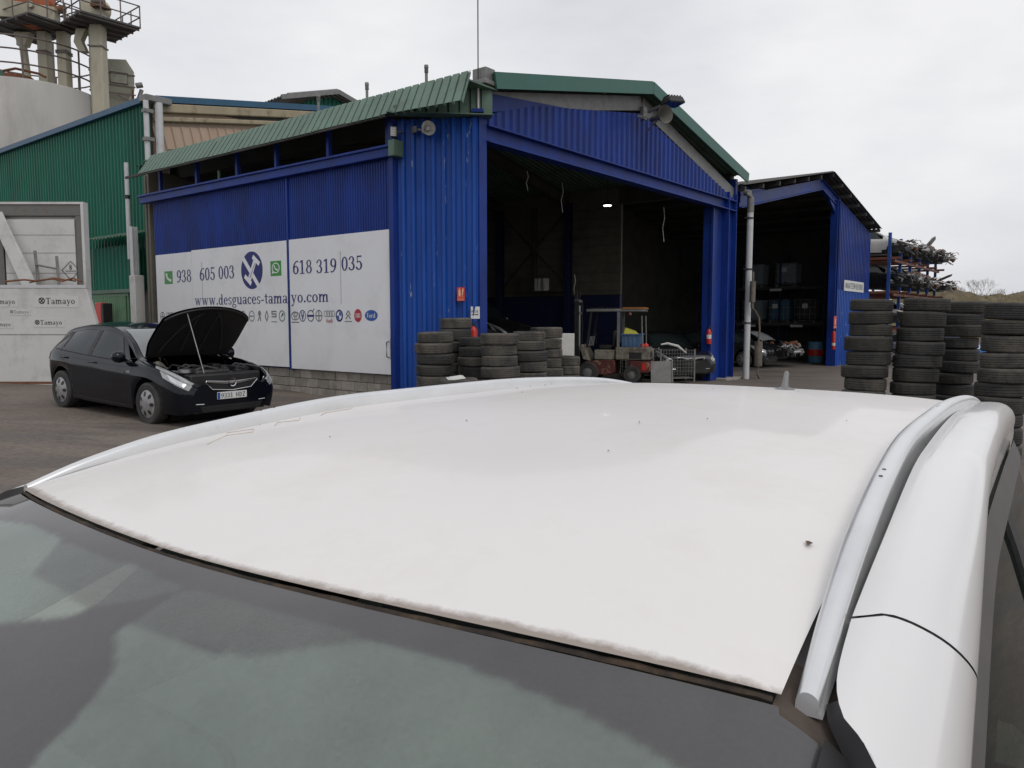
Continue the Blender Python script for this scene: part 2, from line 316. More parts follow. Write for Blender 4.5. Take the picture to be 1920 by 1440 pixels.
# ---------------------------------------------------------------- ground
def ground():
    xs = [-400, -150, -60, -30] + [-20+i*1.0 for i in range(49)] + [34, 50, 80, 150, 400]
    ys = [-200, -40, -12] + [-6+i*1.0 for i in range(62)] + [62, 75, 100, 160, 300, 800]
    m = MB(); W = len(ys)
    for x in xs:
        for y in ys: m.v.append((x, y, gz(x, y) + 0.012*math.sin(x*1.3+y*0.7)*math.sin(y*0.9-x*0.4)*(-20 < x < 28 and -6 < y < 55)))
    for i in range(len(xs)-1):
        for j in range(W-1): m.f.append((i*W+j, (i+1)*W+j, (i+1)*W+j+1, i*W+j+1))
    g = bpy.data.materials.new('yard_ground'); g.use_nodes = True; nt = g.node_tree; N = nt.nodes.new; L = nt.links.new; b = nt.nodes['Principled BSDF']
    tc = N('ShaderNodeTexCoord')
    def noise(s, d, r=.6, st=None):
        n = N('ShaderNodeTexNoise'); n.inputs['Scale'].default_value = s; n.inputs['Detail'].default_value = d; n.inputs['Roughness'].default_value = r
        if st:
            mp = N('ShaderNodeMapping'); mp.inputs['Scale'].default_value = st; mp.inputs['Rotation'].default_value = (0, 0, R(25)); L(tc.outputs['Object'], mp.inputs[0]); L(mp.outputs[0], n.inputs['Vector'])
        else: L(tc.outputs['Object'], n.inputs['Vector'])
        return n
    n1 = noise(0.35, 9); n2 = noise(14, 6, .7); n3 = noise(0.8, 8, .65, (0.25, 1.6, 1))
    r1 = N('ShaderNodeValToRGB'); e = r1.color_ramp.elements; e[0].position = .32; e[0].color = (.105, .083, .067, 1); e[1].position = .68; e[1].color = (.185, .155, .13, 1)
    L(n1.outputs[0], r1.inputs[0])
    r3 = N('ShaderNodeMapRange'); r3.inputs[1].default_value = .48; r3.inputs[2].default_value = .62; r3.inputs[4].default_value = .72; L(n3.outputs[0], r3.inputs[0])
    m1 = N('ShaderNodeMix'); m1.data_type = 'RGBA'; m1.inputs[7].default_value = (.07, .06, .053, 1); L(r3.outputs[0], m1.inputs[0]); L(r1.outputs[0], m1.inputs[6])
    r2 = N('ShaderNodeMapRange'); r2.inputs[1].default_value = .35; r2.inputs[2].default_value = .65; r2.inputs[3].default_value = .75; r2.inputs[4].default_value = 1.25; L(n2.outputs[0], r2.inputs[0])
    m2 = N('ShaderNodeMix'); m2.data_type = 'RGBA'; m2.blend_type = 'MULTIPLY'; m2.inputs[0].default_value = 1; L(m1.outputs[2], m2.inputs[6]); L(r2.outputs[0], m2.inputs[7])
    L(m2.outputs[2], b.inputs['Base Color'])
    rr = N('ShaderNodeMapRange'); rr.inputs[3].default_value = .85; rr.inputs[4].default_value = .45; L(r3.outputs[0], rr.inputs[0]); L(rr.outputs[0], b.inputs['Roughness'])
    bp = N('ShaderNodeBump'); bp.inputs['Strength'].default_value = .35; bp.inputs['Distance'].default_value = .03; L(n2.outputs[0], bp.inputs['Height']); L(bp.outputs[0], b.inputs['Normal'])
    MATS['ground'] = g
    struct(m.build('ground', g, ang=60))
ground()

# ---------------------------------------------------------------- building frame: u along the gable front, v into the hall
TH = math.atan2(.785, .62); B0 = Vector((-.57, 15, 0)); UX = Vector((math.cos(TH), math.sin(TH), 0)); VX = Vector((-math.sin(TH), math.cos(TH), 0))
def W(u, v, z=0): return B0 + UX*u + VX*v + Vector((0, 0, z))
def gl(u, v): p = W(u, v); return gz(p.x, p.y)

hall = empty('main_hall', 'large blue corrugated workshop hall with wide open front and green roof edge', 'building', B0, TH)
# portal columns, lintel
MB().box(-.22, -.12, -.1, .0, .25, 5.62).build('corner_column', BLUE, hall, bevel=.008)
MB().ibeam((11.72, 0, -.6), (11.72, 0, 5.62), .34, .60, .03, up=(1, 0, 0)).build('front_column', BLUE, hall)
MB().box(12.04, -.1, -.4, 12.2, .3, 6.1).build('front_column', BLUE, hall)
MB().box(10.62, .05, -.4, 11.4, .11, 5.1).box(10.62, -.02, -.4, 10.68, .3, 5.1).build('door_jamb', BLUE, hall)
b = MB().ibeam((0.002, -.02, 5.25), (12.03, -.02, 5.25), .30, .32, .025).build('lintel_beam', BLUE, hall)
MB().box(11.2, -.3, -.35, 12.35, .45, gl(11.7, 0)+.07).build('column_footing', CONC, hall, bevel=.02)
# gable cladding (one sheet about a metre wide each)
def gtop(u):
    P = [(0, 5.60), (1.6, 6.10), (6.1, 6.86), (12.04, 5.46)]
    for (a, za), (c, zc) in zip(P, P[1:]):
        if u <= c: return za+(zc-za)*(u-a)/(c-a)
    return P[-1][1]
k = 0; uu = 0.0
while uu < 11.99:
    w = min(.96, 12.0-uu)
    MB().corr((0, -.06, 0), (1, 0, 0), (0, 0, 1), (0, -1, 0), w, 5.412, gtop, pitch=.24, dep=.04, s0=uu).build('gable_sheet', BLUE, hall, ang=25); uu += .96
# concrete rafters of the front, roof planes and fascia
ZE, ZR, UR = 6.28, 7.55, 6.12
def rz_(u): return ZR-(ZR-ZE)*abs(u-UR)/UR
for (a, c, q) in ((0.1, 6.1, 0), (6.14, 12.1, .26)):
    MB().bar((a, .02, rz_(a)-.42), (c, .02, rz_(c)-.42-q), .12, .34).build('rafter', GREYMETAL, hall)
MB().box(6.02, -.14, 6.72, 6.2, -.05, 7.02).build('rafter_plate', GREYMETAL, hall)
MB().prism([(0, 5.65), (2.9, 6.32), (0, 6.02)], lambda a, c: (a, -.02, c), lambda a, c: (a, -.05, c)).build('gable_infill', BLUE, hall)
for side in (0, 1):
    sl = math.hypot(6.3, ZR-ZE+.03); d = Vector((-6.3 if side == 0 else 6.3, 0, -(ZR-ZE+.03))).normalized()
    for q in range(14):
        m = MB(); n = Vector((0, 1, 0)).cross(d) if side == 0 else d.cross(Vector((0, 1, 0)))
        if n.z < 0: n = -n
        m.corr((UR, -.3, ZR), (0, 1, 0), d, n, 1.0, 0.0, sl if side else sl-.25, pitch=.2, dep=.035, s0=q*1.0)
        m.build('roof_sheet', GREENFADE, hall, ang=25)
    # fascia flashing along the verge
    u1 = -.02 if side == 0 else 12.42
    a = Vector((UR, -.345, ZR-.10)); c = Vector((u1, -.345, rz_(u1)-.10))
    MB().bar(a, c, .045, .30).build('verge_fascia', GREENTRIM, hall)
    MB().bar(a+Vector((0, .20, .135)), c+Vector((0, .20, .135)), .36, .018).build('verge_capping', GREENTRIM, hall)
    for vv in (6.2, 9.4):
        e = .1 if side == 0 else 12.1
        MB().ibeam((UR, vv, ZR-.32), (e, vv, rz_(e)-.32), .18, .36, .02).build('roof_rafter', DARKIN, hall)
MB().box(-.22, -.28, 6.16, .06, .05, 6.40).box(-.28, -.32, 6.08, .0, .0, 6.17).build('eave_corner_box', GREYMETAL, hall, bevel=.015)
# awning over the sliding doors: one faded green sheet per metre
AO = Vector((-.85, -.45, 6.08)); AD = Vector((-.55, -.33, -.61)).normalized(); CH = [(-1.30, 1.05), (.0, -.2)]; ALEN = math.sqrt(.55**2+.33**2+.61**2)
for q in range(12):
    s0 = -.05 if q == 0 else q*1.0
    m = MB(); jit = random.uniform(-.015, .03)
    lo = 0.0
    def hi(t, jit=jit):
        return ALEN+(jit if t > 1.7 else .0)+.16*max(0, (1.9-t)/1.9)
    m.corr(AO, (0, 1, 0), AD, (-.74, 0, .67), 1.05 if q == 0 else (1.0 if q < 11 else .35), lo, hi, pitch=.205, dep=.06, prof='rib2', s0=s0)
    m.build('awning_sheet', GREENFADE, hall, ang=25)
ca = Vector((-1.33, 1.03, 0)); cb_ = Vector((.02, -.24, 0)); cA = (cb_-ca).normalized(); cL = (cb_-ca).length
for q in range(2): MB().corr(ca, cA, (0, 0, 1), (cA.y, -cA.x, 0), cL/2, 5.55, lambda t: 5.66+.50*t/cL, pitch=.205, dep=.05, prof='rib2', s0=q*cL/2).build('awning_return_sheet', GREENFADE, hall, ang=25)
MB().box(-.86, -.3, 6.02, .1, 11.4, 6.05).build('awning_top', GREENFADE, hall)
MB().bar((-1.40, 1.15, 5.50), (-1.40, 11.3, 5.50), .05, .06).build('awning_edge_purlin', DARKIN, hall)
MB().bar((-1.40, 1.12, 5.53), (-.04, -.28, 5.53), .30, .022).build('awning_edge_flashing', GREENFADE, hall)
MB().bar((-.62, 1.1, 5.84), (-.62, 11.3, 5.84), .06, .09).build('awning_purlin', DARKIN, hall)
for v in (1.5, 3.29, 5.1, 6.63, 8.4, 10.2):
    MB().box(-1.06, v-.04, 4.98, -.98, v+.04, 5.66).build('upper_post', BLUE, hall)
MB().box(-1.0, 7.45, 4.98, -.96, 7.52, 5.3).build('upper_bracket', GREENFADE, hall)
# sliding door rail (a box track, with end stops)
MB().box(-1.24, 1.22, 4.80, -1.10, 10.95, 4.97).bar((-1.26, 1.2, 4.99), (-1.26, 10.97, 4.99), .05, .05).build('door_rail', BLUE, hall, bevel=.01)
MB().box(-1.30, 1.05, 4.78, -1.05, 1.21, 5.08).build('rail_bracket', GREENFADE, hall, bevel=.01)
# chamfered corner panel with deep ribs
c0 = Vector((-1.02, 1.24, 0)); c1 = Vector((-.21, -.10, 0)); A = (c1-c0).normalized(); LN = (c1-c0).length; Nn = Vector((A.y, -A.x, 0))
for q in range(2):
    m = MB().corr(c0, A, (0, 0, 1), Nn, LN/2, .12, 5.50, pitch=LN/8, dep=.065, s0=q*LN/2, segs=6)
    random.seed(q)
    for i, p in enumerate(m.v):
        j = random.uniform(-.006, .006); m.v[i] = (p[0]+Nn.x*j, p[1]+Nn.y*j, p[2])
    m.build('corner_sheet', BLUECHIP, hall, ang=30)
MB().box(-1.16, 1.24, .1, -1.0, 1.36, 5.5).build('corner_post', BLUE, hall)
# concrete block base wall
bw = MB().box(-.98, 1.36, -.1, -.86, 10.9, .64).build('base_wall', CONC, hall)
random.seed(3)
BLK = [mat('block_a', (.30, .28, .245), .95, var=.2, vs=5, bump=.4, bs=30, dirt=(.13, .11, .085), damt=.7, ds=3), mat('block_b', (.24, .22, .19), .95, var=.2, vs=5, bump=.4, bs=30, dirt=(.09, .075, .06), damt=.8, ds=2.4),
       mat('block_c', (.34, .31, .27), .95, var=.2, vs=5, bump=.4, bs=30, dirt=(.16, .13, .10), damt=.6, ds=3)]
for row in range(4):
    v = 1.40 - (.2 if row % 2 else 0)
    while v < 10.7:
        v0 = max(1.37, v); v1 = min(10.88, v+.388); j = random.uniform(-.008, .008)
        if v1-v0 > .08: MB().box(-1.04+j, v0, -.13+row*.195, -.979, v1, .055+row*.195).build('block', random.choice(BLK), bw, bevel=.008)
        v += .40
# rear, far side and inner walls
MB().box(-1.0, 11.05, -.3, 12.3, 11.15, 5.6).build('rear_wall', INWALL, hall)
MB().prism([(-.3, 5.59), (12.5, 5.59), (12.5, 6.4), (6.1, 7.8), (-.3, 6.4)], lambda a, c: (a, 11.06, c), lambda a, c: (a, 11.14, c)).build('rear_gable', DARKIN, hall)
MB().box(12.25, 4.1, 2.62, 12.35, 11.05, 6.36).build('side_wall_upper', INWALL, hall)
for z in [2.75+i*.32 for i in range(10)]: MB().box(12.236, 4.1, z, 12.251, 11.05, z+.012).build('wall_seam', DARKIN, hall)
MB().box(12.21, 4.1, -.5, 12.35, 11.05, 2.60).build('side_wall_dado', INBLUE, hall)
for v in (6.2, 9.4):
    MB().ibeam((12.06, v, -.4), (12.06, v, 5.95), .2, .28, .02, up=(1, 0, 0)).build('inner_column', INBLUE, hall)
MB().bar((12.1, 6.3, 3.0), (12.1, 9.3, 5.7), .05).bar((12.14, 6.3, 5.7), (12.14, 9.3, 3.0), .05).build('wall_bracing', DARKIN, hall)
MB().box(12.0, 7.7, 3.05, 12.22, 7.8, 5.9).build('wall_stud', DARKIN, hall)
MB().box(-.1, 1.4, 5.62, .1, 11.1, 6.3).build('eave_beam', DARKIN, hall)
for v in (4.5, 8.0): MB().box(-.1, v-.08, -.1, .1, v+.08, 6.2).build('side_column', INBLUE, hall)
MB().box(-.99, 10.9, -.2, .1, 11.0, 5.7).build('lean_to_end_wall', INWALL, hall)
MB().box(12.2, .15, 5.75, 12.5, 4.15, 6.5).build('valley_beam', DARKIN, hall)  # beam added to close the gap where daylight showed between the roofs
# vent pipes standing up through the awning
for (u, v, zb, zt) in ((-.8, 2.34, 5.75, 6.46), (-.8, .68, 5.55, 6.47), (-.8, 3.88, 5.75, 6.50)):
    p = MB().tube([(u, v, zb), (u, v, zt-.13)], .028, 10).build('vent_pipe', GREYMETAL, hall)
    MB().lathe([(.028, 0), (.04, .02), (.036, .09), (.043, .10), (.038, .15), (.0, .16)], 12, (u, v, zt-.16)).build('vent_cap', GREYMETAL, p)
# front downpipe
dp = MB().tube([(12.62, -.16, 5.75), (12.62, -.30, 5.72), (12.62, -.36, 5.55), (12.62, -.36, 5.1)], .105, 14).build('downpipe_elbow', GREYMETAL, hall)
MB().tube([(12.62, -.36, 5.1), (12.60, -.36, -.2)], .10, 14).build('downpipe', PVC, hall)
for z in (4.9, 3.3, 1.6): MB().lathe([(.104, 0), (.112, .0), (.112, .05), (.104, .05)], 14, (12.61, -.36, z)).bar((12.3, -.3, z+.02), (12.6, -.36, z+.02), .02).build('pipe_clip', BLACK, hall)

# ---------------------------------------------------------------- sliding doors with the printed panels
NV = Vector((-1, 0, 0)); XV = Vector((0, -1, 0)); ZV = Vector((0, 0, 1))
def door(v0, v1, zb, first):
    d = MB().box(-1.08, v0, zb, -1.055, v1, 4.80).build('sliding_door', BLUE, hall)
    v = v1
    while v > v0+.02:
        w = min(.912, v-v0)
        MB().corr((-1.082, v, 0), (0, -1, 0), (0, 0, 1), (-1, 0, 0), w, zb+.03, 4.78, pitch=.076, dep=.018).build('door_sheet', BLUE, d, ang=25); v -= .912
    return d
dl = door(4.66, 10.5, .66, 0); dr = door(1.37, 4.60, .66, 1)
MB().box(-1.13, 4.60, .62, -1.05, 4.66, 4.8).build('door_meeting_stile', BLUE, dr)
SG = -1.118
def sp(v, z, e=0.0): return Vector((SG-e, v, z))
for par, (v0, v1, zt) in ((dl, (8.635, 10.42, 3.425)), (dl, (4.67, 8.625, 3.455)), (dr, (1.38, 4.595, 3.46))):
    MB().box(SG, v0, .655 if v0 < 4 else .68, SG+.014, v1, zt).build('sign_panel', WHITE, par)
for v, za, zb_ in ((8.16, 2.2, 3.15), (2.86, 2.05, 3.12)): MB().box(SG-.001, v, za, SG+.001, v+.012, zb_).build('sign_seam', GREYMETAL, dl if v > 5 else dr)
def line(name, txt, vl, vr, z, h, par, m=NAVY, gap=.05): return lettering(name, txt, sp(vl, z, .003), XV, ZV, NV, vl-vr, h, m, par, gap)
line('phone_number_print', '938', 9.37, 8.66, 2.675, .315, dl); line('phone_number_print', '605', 8.27, 7.56, 2.69, .31, dl); line('phone_number_print', '003', 7.42, 6.73, 2.70, .31, dl)
line('phone_number_print', '618', 4.47, 3.80, 2.71, .29, dr); line('phone_number_print', '319', 3.65, 2.99, 2.70, .29, dr); line('phone_number_print', '035', 2.84, 2.18, 2.72, .285, dr)
line('web_address_print', 'www.desguaces-tama', 8.53, 4.68, 2.09, .25, dl, gap=.03)['kind'] = 'stuff'; line('web_address_print', 'yo.com', 4.56, 3.26, 2.10, .245, dr, gap=.03)
# round emblem with crossed tools
def emblem():
    m = MB(); c, rr_ = (6.02, 2.86), .43; n = 40
    def P(x, y, e): return sp(c[0]-x*rr_, c[1]+y*rr_, e)
    m.add([P(math.cos(2*math.pi*k/n), math.sin(2*math.pi*k/n), .003) for k in range(n)], [tuple(range(n))]); m.build('round_emblem', NAVY, dl)
    w = MB()
    def strip(x0, y0, x1, y1, h, e):
        d = Vector((x1-x0, y1-y0)).normalized(); q = Vector((-d.y, d.x))*h
        w.add([P(x0-q.x, y0-q.y, e), P(x1-q.x, y1-q.y, e), P(x1+q.x, y1+q.y, e), P(x0+q.x, y0+q.y, e)], [(0, 1, 2, 3)])
    strip(-.85, .75, .75, -1.0, .13, .005); strip(-.30, -.62, .40, .62, .15, .006)
    strip(.12, .72, .72, .30, .12, .0064); strip(-.66, -.28, -.06, -.72, .12, .0068)
    w.build('emblem_tools', WHITE, dl)
    w2 = MB(); x = [(-.22, -.36), (.34, .34)]
    w2.add([P(-.20, -.40, .008), P(-.17, -.42, .008), P(.36, .36, .008), P(.33, .38, .008)], [(0, 1, 2, 3)]); w2.build('emblem_line', NAVY, dl)
emblem()
GRN = mat('green_print', (.03, .26, .035), .4, var=.05)
def icon(vl, vr, zb, zt, par, bubble):
    MB().box(SG-.003, vr, zb, SG+.001, vl, zt).build('green_icon', GRN, par); p = Pen()
    if bubble: p.ring(.5, .53, .36, .36, T=.07, t=.07); p.poly((.12, .12), (.34, .22), (.2, .36)); s_ = .55; ox = .22; oy = .25
    else: s_ = 1; ox = 0; oy = 0
    q = Pen(); q.ring(.72, .72, .5, .5, 172, 278, .17, .17); q.poly((.16, .62), (.36, .62), (.38, .82), (.2, .86)); q.poly((.62, .18), (.82, .16), (.86, .36), (.66, .38))
    pl = p.q + [[(a*s_+ox, b_*s_+oy) for a, b_ in x] for x in q.q]
    flat([[(a*(vl-vr), b_*(zt-zb)) for a, b_ in x] for x in pl], sp(vl, zb, .0045), XV, ZV, NV).build('icon_glyph', WHITE, par)
icon(9.99, 9.58, 2.655, 2.985, dl, False); icon(5.29, 4.89, 2.70, 3.03, dl, True)
# row of maker badges, small flat prints
GREYPR = mat('grey_print', (.16, .16, .17), .5, var=.05); REDPR = mat('red_print', (.42, .02, .03), .4, var=.05); BLUEPR = mat('blue_print', (.02, .09, .34), .4, var=.05)
def badge(v, kind, par, z=1.81):
    p = Pen(); q = Pen(); m1 = GREYPR; m2 = WHITE; s_ = .115
    if kind in ('ring_bolt', 'ring_v', 'ring_bar', 'ring_plain', 'ring_green'):
        p.ring(0, 0, 1, 1.1, T=.18, t=.18)
        if kind == 'ring_bolt': p.rect(-.75, -.1, .75, .1)
        if kind == 'ring_v': p.seg(-.35, .75, -.02, -.75, .2); p.seg(.35, .75, .02, -.75, .2); p.rect(-.5, -.05, .5, .1); m1 = NAVY
        if kind == 'ring_bar': p.rect(-1.05, -.2, 1.05, .2); p.seg(.6, .8, 1.1, 1.3, .25); m1 = NAVY
        if kind == 'ring_plain': p.seg(0, -.9, 0, .9, .25); p.rect(-.9, -.12, .9, .12)
        if kind == 'ring_green': p.poly((-.5, -.4), (.6, .3), (.2, .7)); m1 = mat('dark_green_print', (.02, .12, .07), .4, var=.05)
    elif kind == 'lion': p.seg(-.5, -1, .2, .2, .3); p.seg(.5, -1, .1, .3, .3); p.disc(.1, .6, .45, .5); p.seg(-.7, .1, .1, .4, .25); p.seg(.8, .2, .2, .5, .2)
    elif kind == 'diamond': p.poly((0, 1.2), (-.65, 0), (-.35, 0), (0, .7)); p.poly((0, -1.2), (.65, 0), (.35, 0), (0, -.7)); p.poly((0, 1.2), (.65, 0), (.35, 0), (0, .7)); p.poly((0, -1.2), (-.65, 0), (-.35, 0), (0, -.7))
    elif kind == 's': p.rect(-.8, .75, .8, 1); p.rect(-.8, .25, .8, .5); p.rect(-.8, -.25, .8, 0); p.rect(-.9, -1.2, .9, -1.05); p.rect(-.8, .3, -.5, 1); p.rect(.5, -.2, .8, .5)
    elif kind == 'ovals': p.ring(0, 0, 1.3, .85, T=.16, t=.16); p.ring(0, .3, .8, .5, T=.14, t=.14); p.ring(0, 0, .35, .82, T=.14, t=.14); p.rect(-1.2, -1.3, 1.2, -1.1)
    elif kind == 'rings': [p.ring(x, .35, .55, .6, T=.13, t=.13) for x in (-1.05, -.35, .35, 1.05)]; tp, tw = text_polys('Audi'); q.q = [[(a/tw*1.9-.95, b_*.75-1.25) for a, b_ in x] for x in tp]; m2 = REDPR
    elif kind == 'quarters': p.disc(0, 0, 1, 1.1); m1 = NAVY; q.disc(0, 0, .68, .76); q2 = Pen(); q2.poly((0, 0), (.66, 0), (.47, .53), (0, .74)); q2.poly((0, 0), (-.66, 0), (-.47, -.53), (0, -.74))
    elif kind == 'chevrons': p.seg(-.6, .1, 0, .9, .3); p.seg(.6, .1, 0, .9, .3); p.seg(-.6, -.6, 0, .2, .3); p.seg(.6, -.6, 0, .2, .3); p.rect(-1, -1.1, 1, -.95)
    elif kind == 'red_disc': p.disc(0, 0, 1, 1.15); m1 = REDPR; [q.rect(x, -.4, x+.15, .4) for x in (-.55, -.2, .15, .5)]
    elif kind == 'oval_script': p.disc(0, 0, 1.65, .95, 28); m1 = BLUEPR; tp, tw = text_polys('Ford', .02) ; q.q = [[(a/tw*2.2-1.1, b_*.8-.4) for a, b_ in x] for x in tp]
    o = flat([[(a*s_, b_*s_) for a, b_ in x] for x in p.q], sp(v, z, .003), XV, ZV, NV).build('maker_badge', m1, par)
    if q.q: flat([[(a*s_, b_*s_) for a, b_ in x] for x in q.q], sp(v, z, .006), XV, ZV, NV).build('badge_detail', m2, par)
    if kind == 'quarters': flat([[(a*s_, b_*s_) for a, b_ in x] for x in q2.q], sp(v, z, .009), XV, ZV, NV).build('badge_detail', BLUEPR, par)
glyph_d = glyph
for v, kk in ((10.17, 'ring_plain'), (9.78, 'rings'), (9.4, 'quarters'), (6.42, 'ring_plain'), (6.07, 'ring_bolt'), (5.77, 'lion'), (5.48, 'diamond'), (5.2, 's'), (4.9, 'ring_green')): badge(v, kk, dl)
for v, kk in ((4.42, 'ovals'), (4.16, 'ring_v'), (3.88, 'ring_bar'), (3.6, 'ring_plain'), (3.25, 'rings'), (2.93, 'quarters'), (2.65, 'chevrons'), (2.35, 'red_disc'), (1.95, 'oval_script')): badge(v, kk, dr)
MB().tube([(SG-.01, 1.44, 1.30), (SG-.07, 1.44, 1.29), (SG-.07, 1.44, 1.0), (SG-.01, 1.44, .99)], .012, 8).box(SG-.012, 1.385, .95, SG+.0, 1.40, 1.36).build('pull_handle', BLACK, dr)

fl = MB().box(-.9, .35, -.9, 12.2, 11.04, .0)
for i, p in enumerate(fl.v):
    if p[2] > -.5: fl.v[i] = (p[0], p[1], gl(p[0], p[1])+.03)
struct(fl.build('hall_floor', mat('oily_floor', (.075, .07, .063), .6, var=.35, vs=1.2, dirt=(.02, .018, .016), damt=.7, ds=.8), None)); bpy.data.objects['hall_floor'].location = B0; bpy.data.objects['hall_floor'].rotation_euler = (0, 0, TH)
fl = MB().box(12.5, 1.2, -1.5, 29.8, 10.45, .0)
for i, p in enumerate(fl.v):
    if p[2] > -.5: fl.v[i] = (p[0], p[1], gl(p[0], p[1])+.03)
struct(fl.build('warehouse_floor', MATS['oily_floor'], None)); bpy.data.objects['warehouse_floor'].location = B0; bpy.data.objects['warehouse_floor'].rotation_euler = (0, 0, TH)
# ---------------------------------------------------------------- second warehouse to the right
wh = empty('waste_warehouse', 'second blue gabled warehouse with open dark front, right of the main hall', 'building', B0, TH)
V2 = .3; U0, U1, U2, U3 = 12.75, 21.9, 24.2, 29.9
def wz(u): return 7.72-(7.72-6.2)*(abs(u-U1)/(U3-U1))
GB = -.6
for side in (0, 1):
    u1 = 12.3 if side == 0 else U3+.25
    for q in range(11):
        a = Vector((U1, 0, wz(U1))); d = Vector((u1-U1, 0, wz(u1)-wz(U1))); LL = d.length; d.normalize(); n = d.cross(Vector((0, 1, 0)))
        if n.z < 0: n = -n
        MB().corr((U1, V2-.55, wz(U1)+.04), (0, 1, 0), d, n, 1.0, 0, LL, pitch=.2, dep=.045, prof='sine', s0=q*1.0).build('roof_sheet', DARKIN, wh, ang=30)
    for k in range(7):
        t = k/6.0; u = U1+(u1-U1)*t*.97
        MB().box(u-.05, V2-.5, wz(u)-.16, u+.05, V2+10.4, wz(u)-.02).build('roof_purlin', DARKIN, wh)
for (a, c) in ((U1-.01, 13.3), (U1+.01, U2+.1)): MB().ibeam((a, V2, wz(a)-.42), (c, V2, wz(c)-.42-.03*abs(c-a)*.3), .2, .42, .025).build('portal_rafter', BLUE, wh)
MB().prism([(13.3, 5.55), (16.2, 6.30), (13.3, 6.1)], lambda a, c: (a, V2-.05, c), lambda a, c: (a, V2+.05, c)).build('portal_haunch', BLUE, wh)
MB().prism([(U2, 6.2), (U2-1.5, 7.0), (U2, 6.75)], lambda a, c: (a, V2-.05, c), lambda a, c: (a, V2+.05, c)).build('portal_haunch', BLUE, wh)
MB().ibeam((U2-.1, V2, GB-.2), (U2-.1, V2, 6.9), .3, .35, .025, up=(1, 0, 0)).build('portal_column', BLUE, wh)
uu = U2+.08
while uu < U3-.05:
    w = min(1.02, U3-.1-uu)
    MB().corr((0, V2-.06, 0), (1, 0, 0), (0, 0, 1), (0, -1, 0), w, 2.98, lambda u: wz(u)-.25, pitch=.255, dep=.055, prof='trap', s0=uu).build('front_sheet', BLUE, wh, ang=25)
    MB().corr((0, V2-.09, 0), (1, 0, 0), (0, 0, 1), (0, -1, 0), w, GB, 3.06, pitch=.255, dep=.055, prof='trap', s0=uu).build('front_sheet', BLUECHIP, wh, ang=25); uu += 1.02
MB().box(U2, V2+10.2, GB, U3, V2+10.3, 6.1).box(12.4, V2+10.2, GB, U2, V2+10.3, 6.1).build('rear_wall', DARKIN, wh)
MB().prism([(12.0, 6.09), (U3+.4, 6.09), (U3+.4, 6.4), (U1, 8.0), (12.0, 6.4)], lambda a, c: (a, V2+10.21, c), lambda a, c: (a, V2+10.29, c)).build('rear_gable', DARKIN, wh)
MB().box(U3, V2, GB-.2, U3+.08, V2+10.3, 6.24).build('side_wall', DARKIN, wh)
MB().box(12.37, 4.2, GB, 12.45, V2+10.3, 6.2).build('side_wall', DARKIN, wh)
# racking for the tanks along the far inner wall
def rack():
    r = empty('tank_rack', 'dark two-level pallet rack holding liquid tanks inside the waste warehouse', 'rack', W(28.6, 0), TH)
    for v in (1.8, 4.0, 6.2, 8.4):
        for u in (-.55, .6): MB().box(u-.04, v-.04, GB, u+.04, v+.04, 5.1).build('upright', INBLUE, r)
    for z in (1.55, 3.38):
        for u in (-.58, .62): MB().box(u-.03, 1.8, z-.12, u+.03, 8.4, z).build('shelf_beam', DARKIN, r)
        MB().box(-.5, 1.8, z-.02, .55, 8.4, z+.0).build('shelf_deck', DARKIN, r)
    return r
rack()
IBCW = mat('tank_plastic', (.22, .27, .30), .45, var=.15, vs=3); IBCB = mat('tank_plastic_blue', (.05, .13, .2), .45, var=.15, vs=3); IBCD = mat('tank_plastic_dark', (.03, .032, .035), .6, var=.2, vs=3)
LABELW = mat('paper_label', (.6, .6, .57), .7, var=.08, vs=8)
def ibc(u, v, z, m, label, tagv):
    t = empty('liquid_tank', label, 'tank', W(u, v, z), TH, 'liquid tanks on the warehouse rack')
    MB().box(-.45, -.5, .16, .45, .5, 1.2).build('bottle', m, t, bevel=.08)
    MB().box(-.5, -.56, .0, .5, .56, .03).box(-.5, -.56, .1, .5, .56, .13).box(-.5, -.5, .03, .5, -.4, .1).box(-.5, .4, .03, .5, .5, .1).build('pallet', GREYMETAL, t)
    for k in range(5): MB().tube([(-.5, -.5+k*.25, .13), (-.5, -.5+k*.25, 1.2)], .012, 6).build('cage_bar', GALV, t)
    for zz in (.45, .8, 1.18): MB().tube([(-.5, -.55, zz), (-.5, .55, zz)], .012, 6).build('cage_bar', GALV, t)
    MB().lathe([(.0, .08), (.1, .08), (.11, 0)], 16, (0, 0, 1.2)).build('lid', BLACK, t)
    MB().tube([(-.45, 0, .22), (-.56, 0, .22)], .04, 10).build('valve', BLACK, t)
    MB().box(-.516, tagv-.14, .75, -.513, tagv+.14, .98).build('label_plate', LABELW, t)
    return t
for a in ((28.6, 6.75, 1.56, IBCD, 'dark liquid tank with paper tag on the lower rack shelf, beside the white downpipe', .1), (28.6, 5.45, 1.56, IBCW, 'grey caged tank on lower rack shelf, second from the white downpipe', .1),
          (28.6, 4.05, 1.56, IBCB, 'blue tinted caged liquid tank on the lower rack shelf', .2), (28.6, 2.75, 1.56, IBCD, 'black tank with crumpled tag on lower rack shelf, nearest the warehouse front', 0),
          (28.6, 5.45, 3.40, IBCW, 'grey caged tank with small tag on upper rack shelf, left one', .2), (28.6, 3.75, 3.40, IBCW, 'grey caged tank on upper rack shelf, right one', .1), (28.6, 7.4, 3.4, IBCD, 'dark tank on upper rack shelf just right of the white downpipe', 0)): ibc(*a)
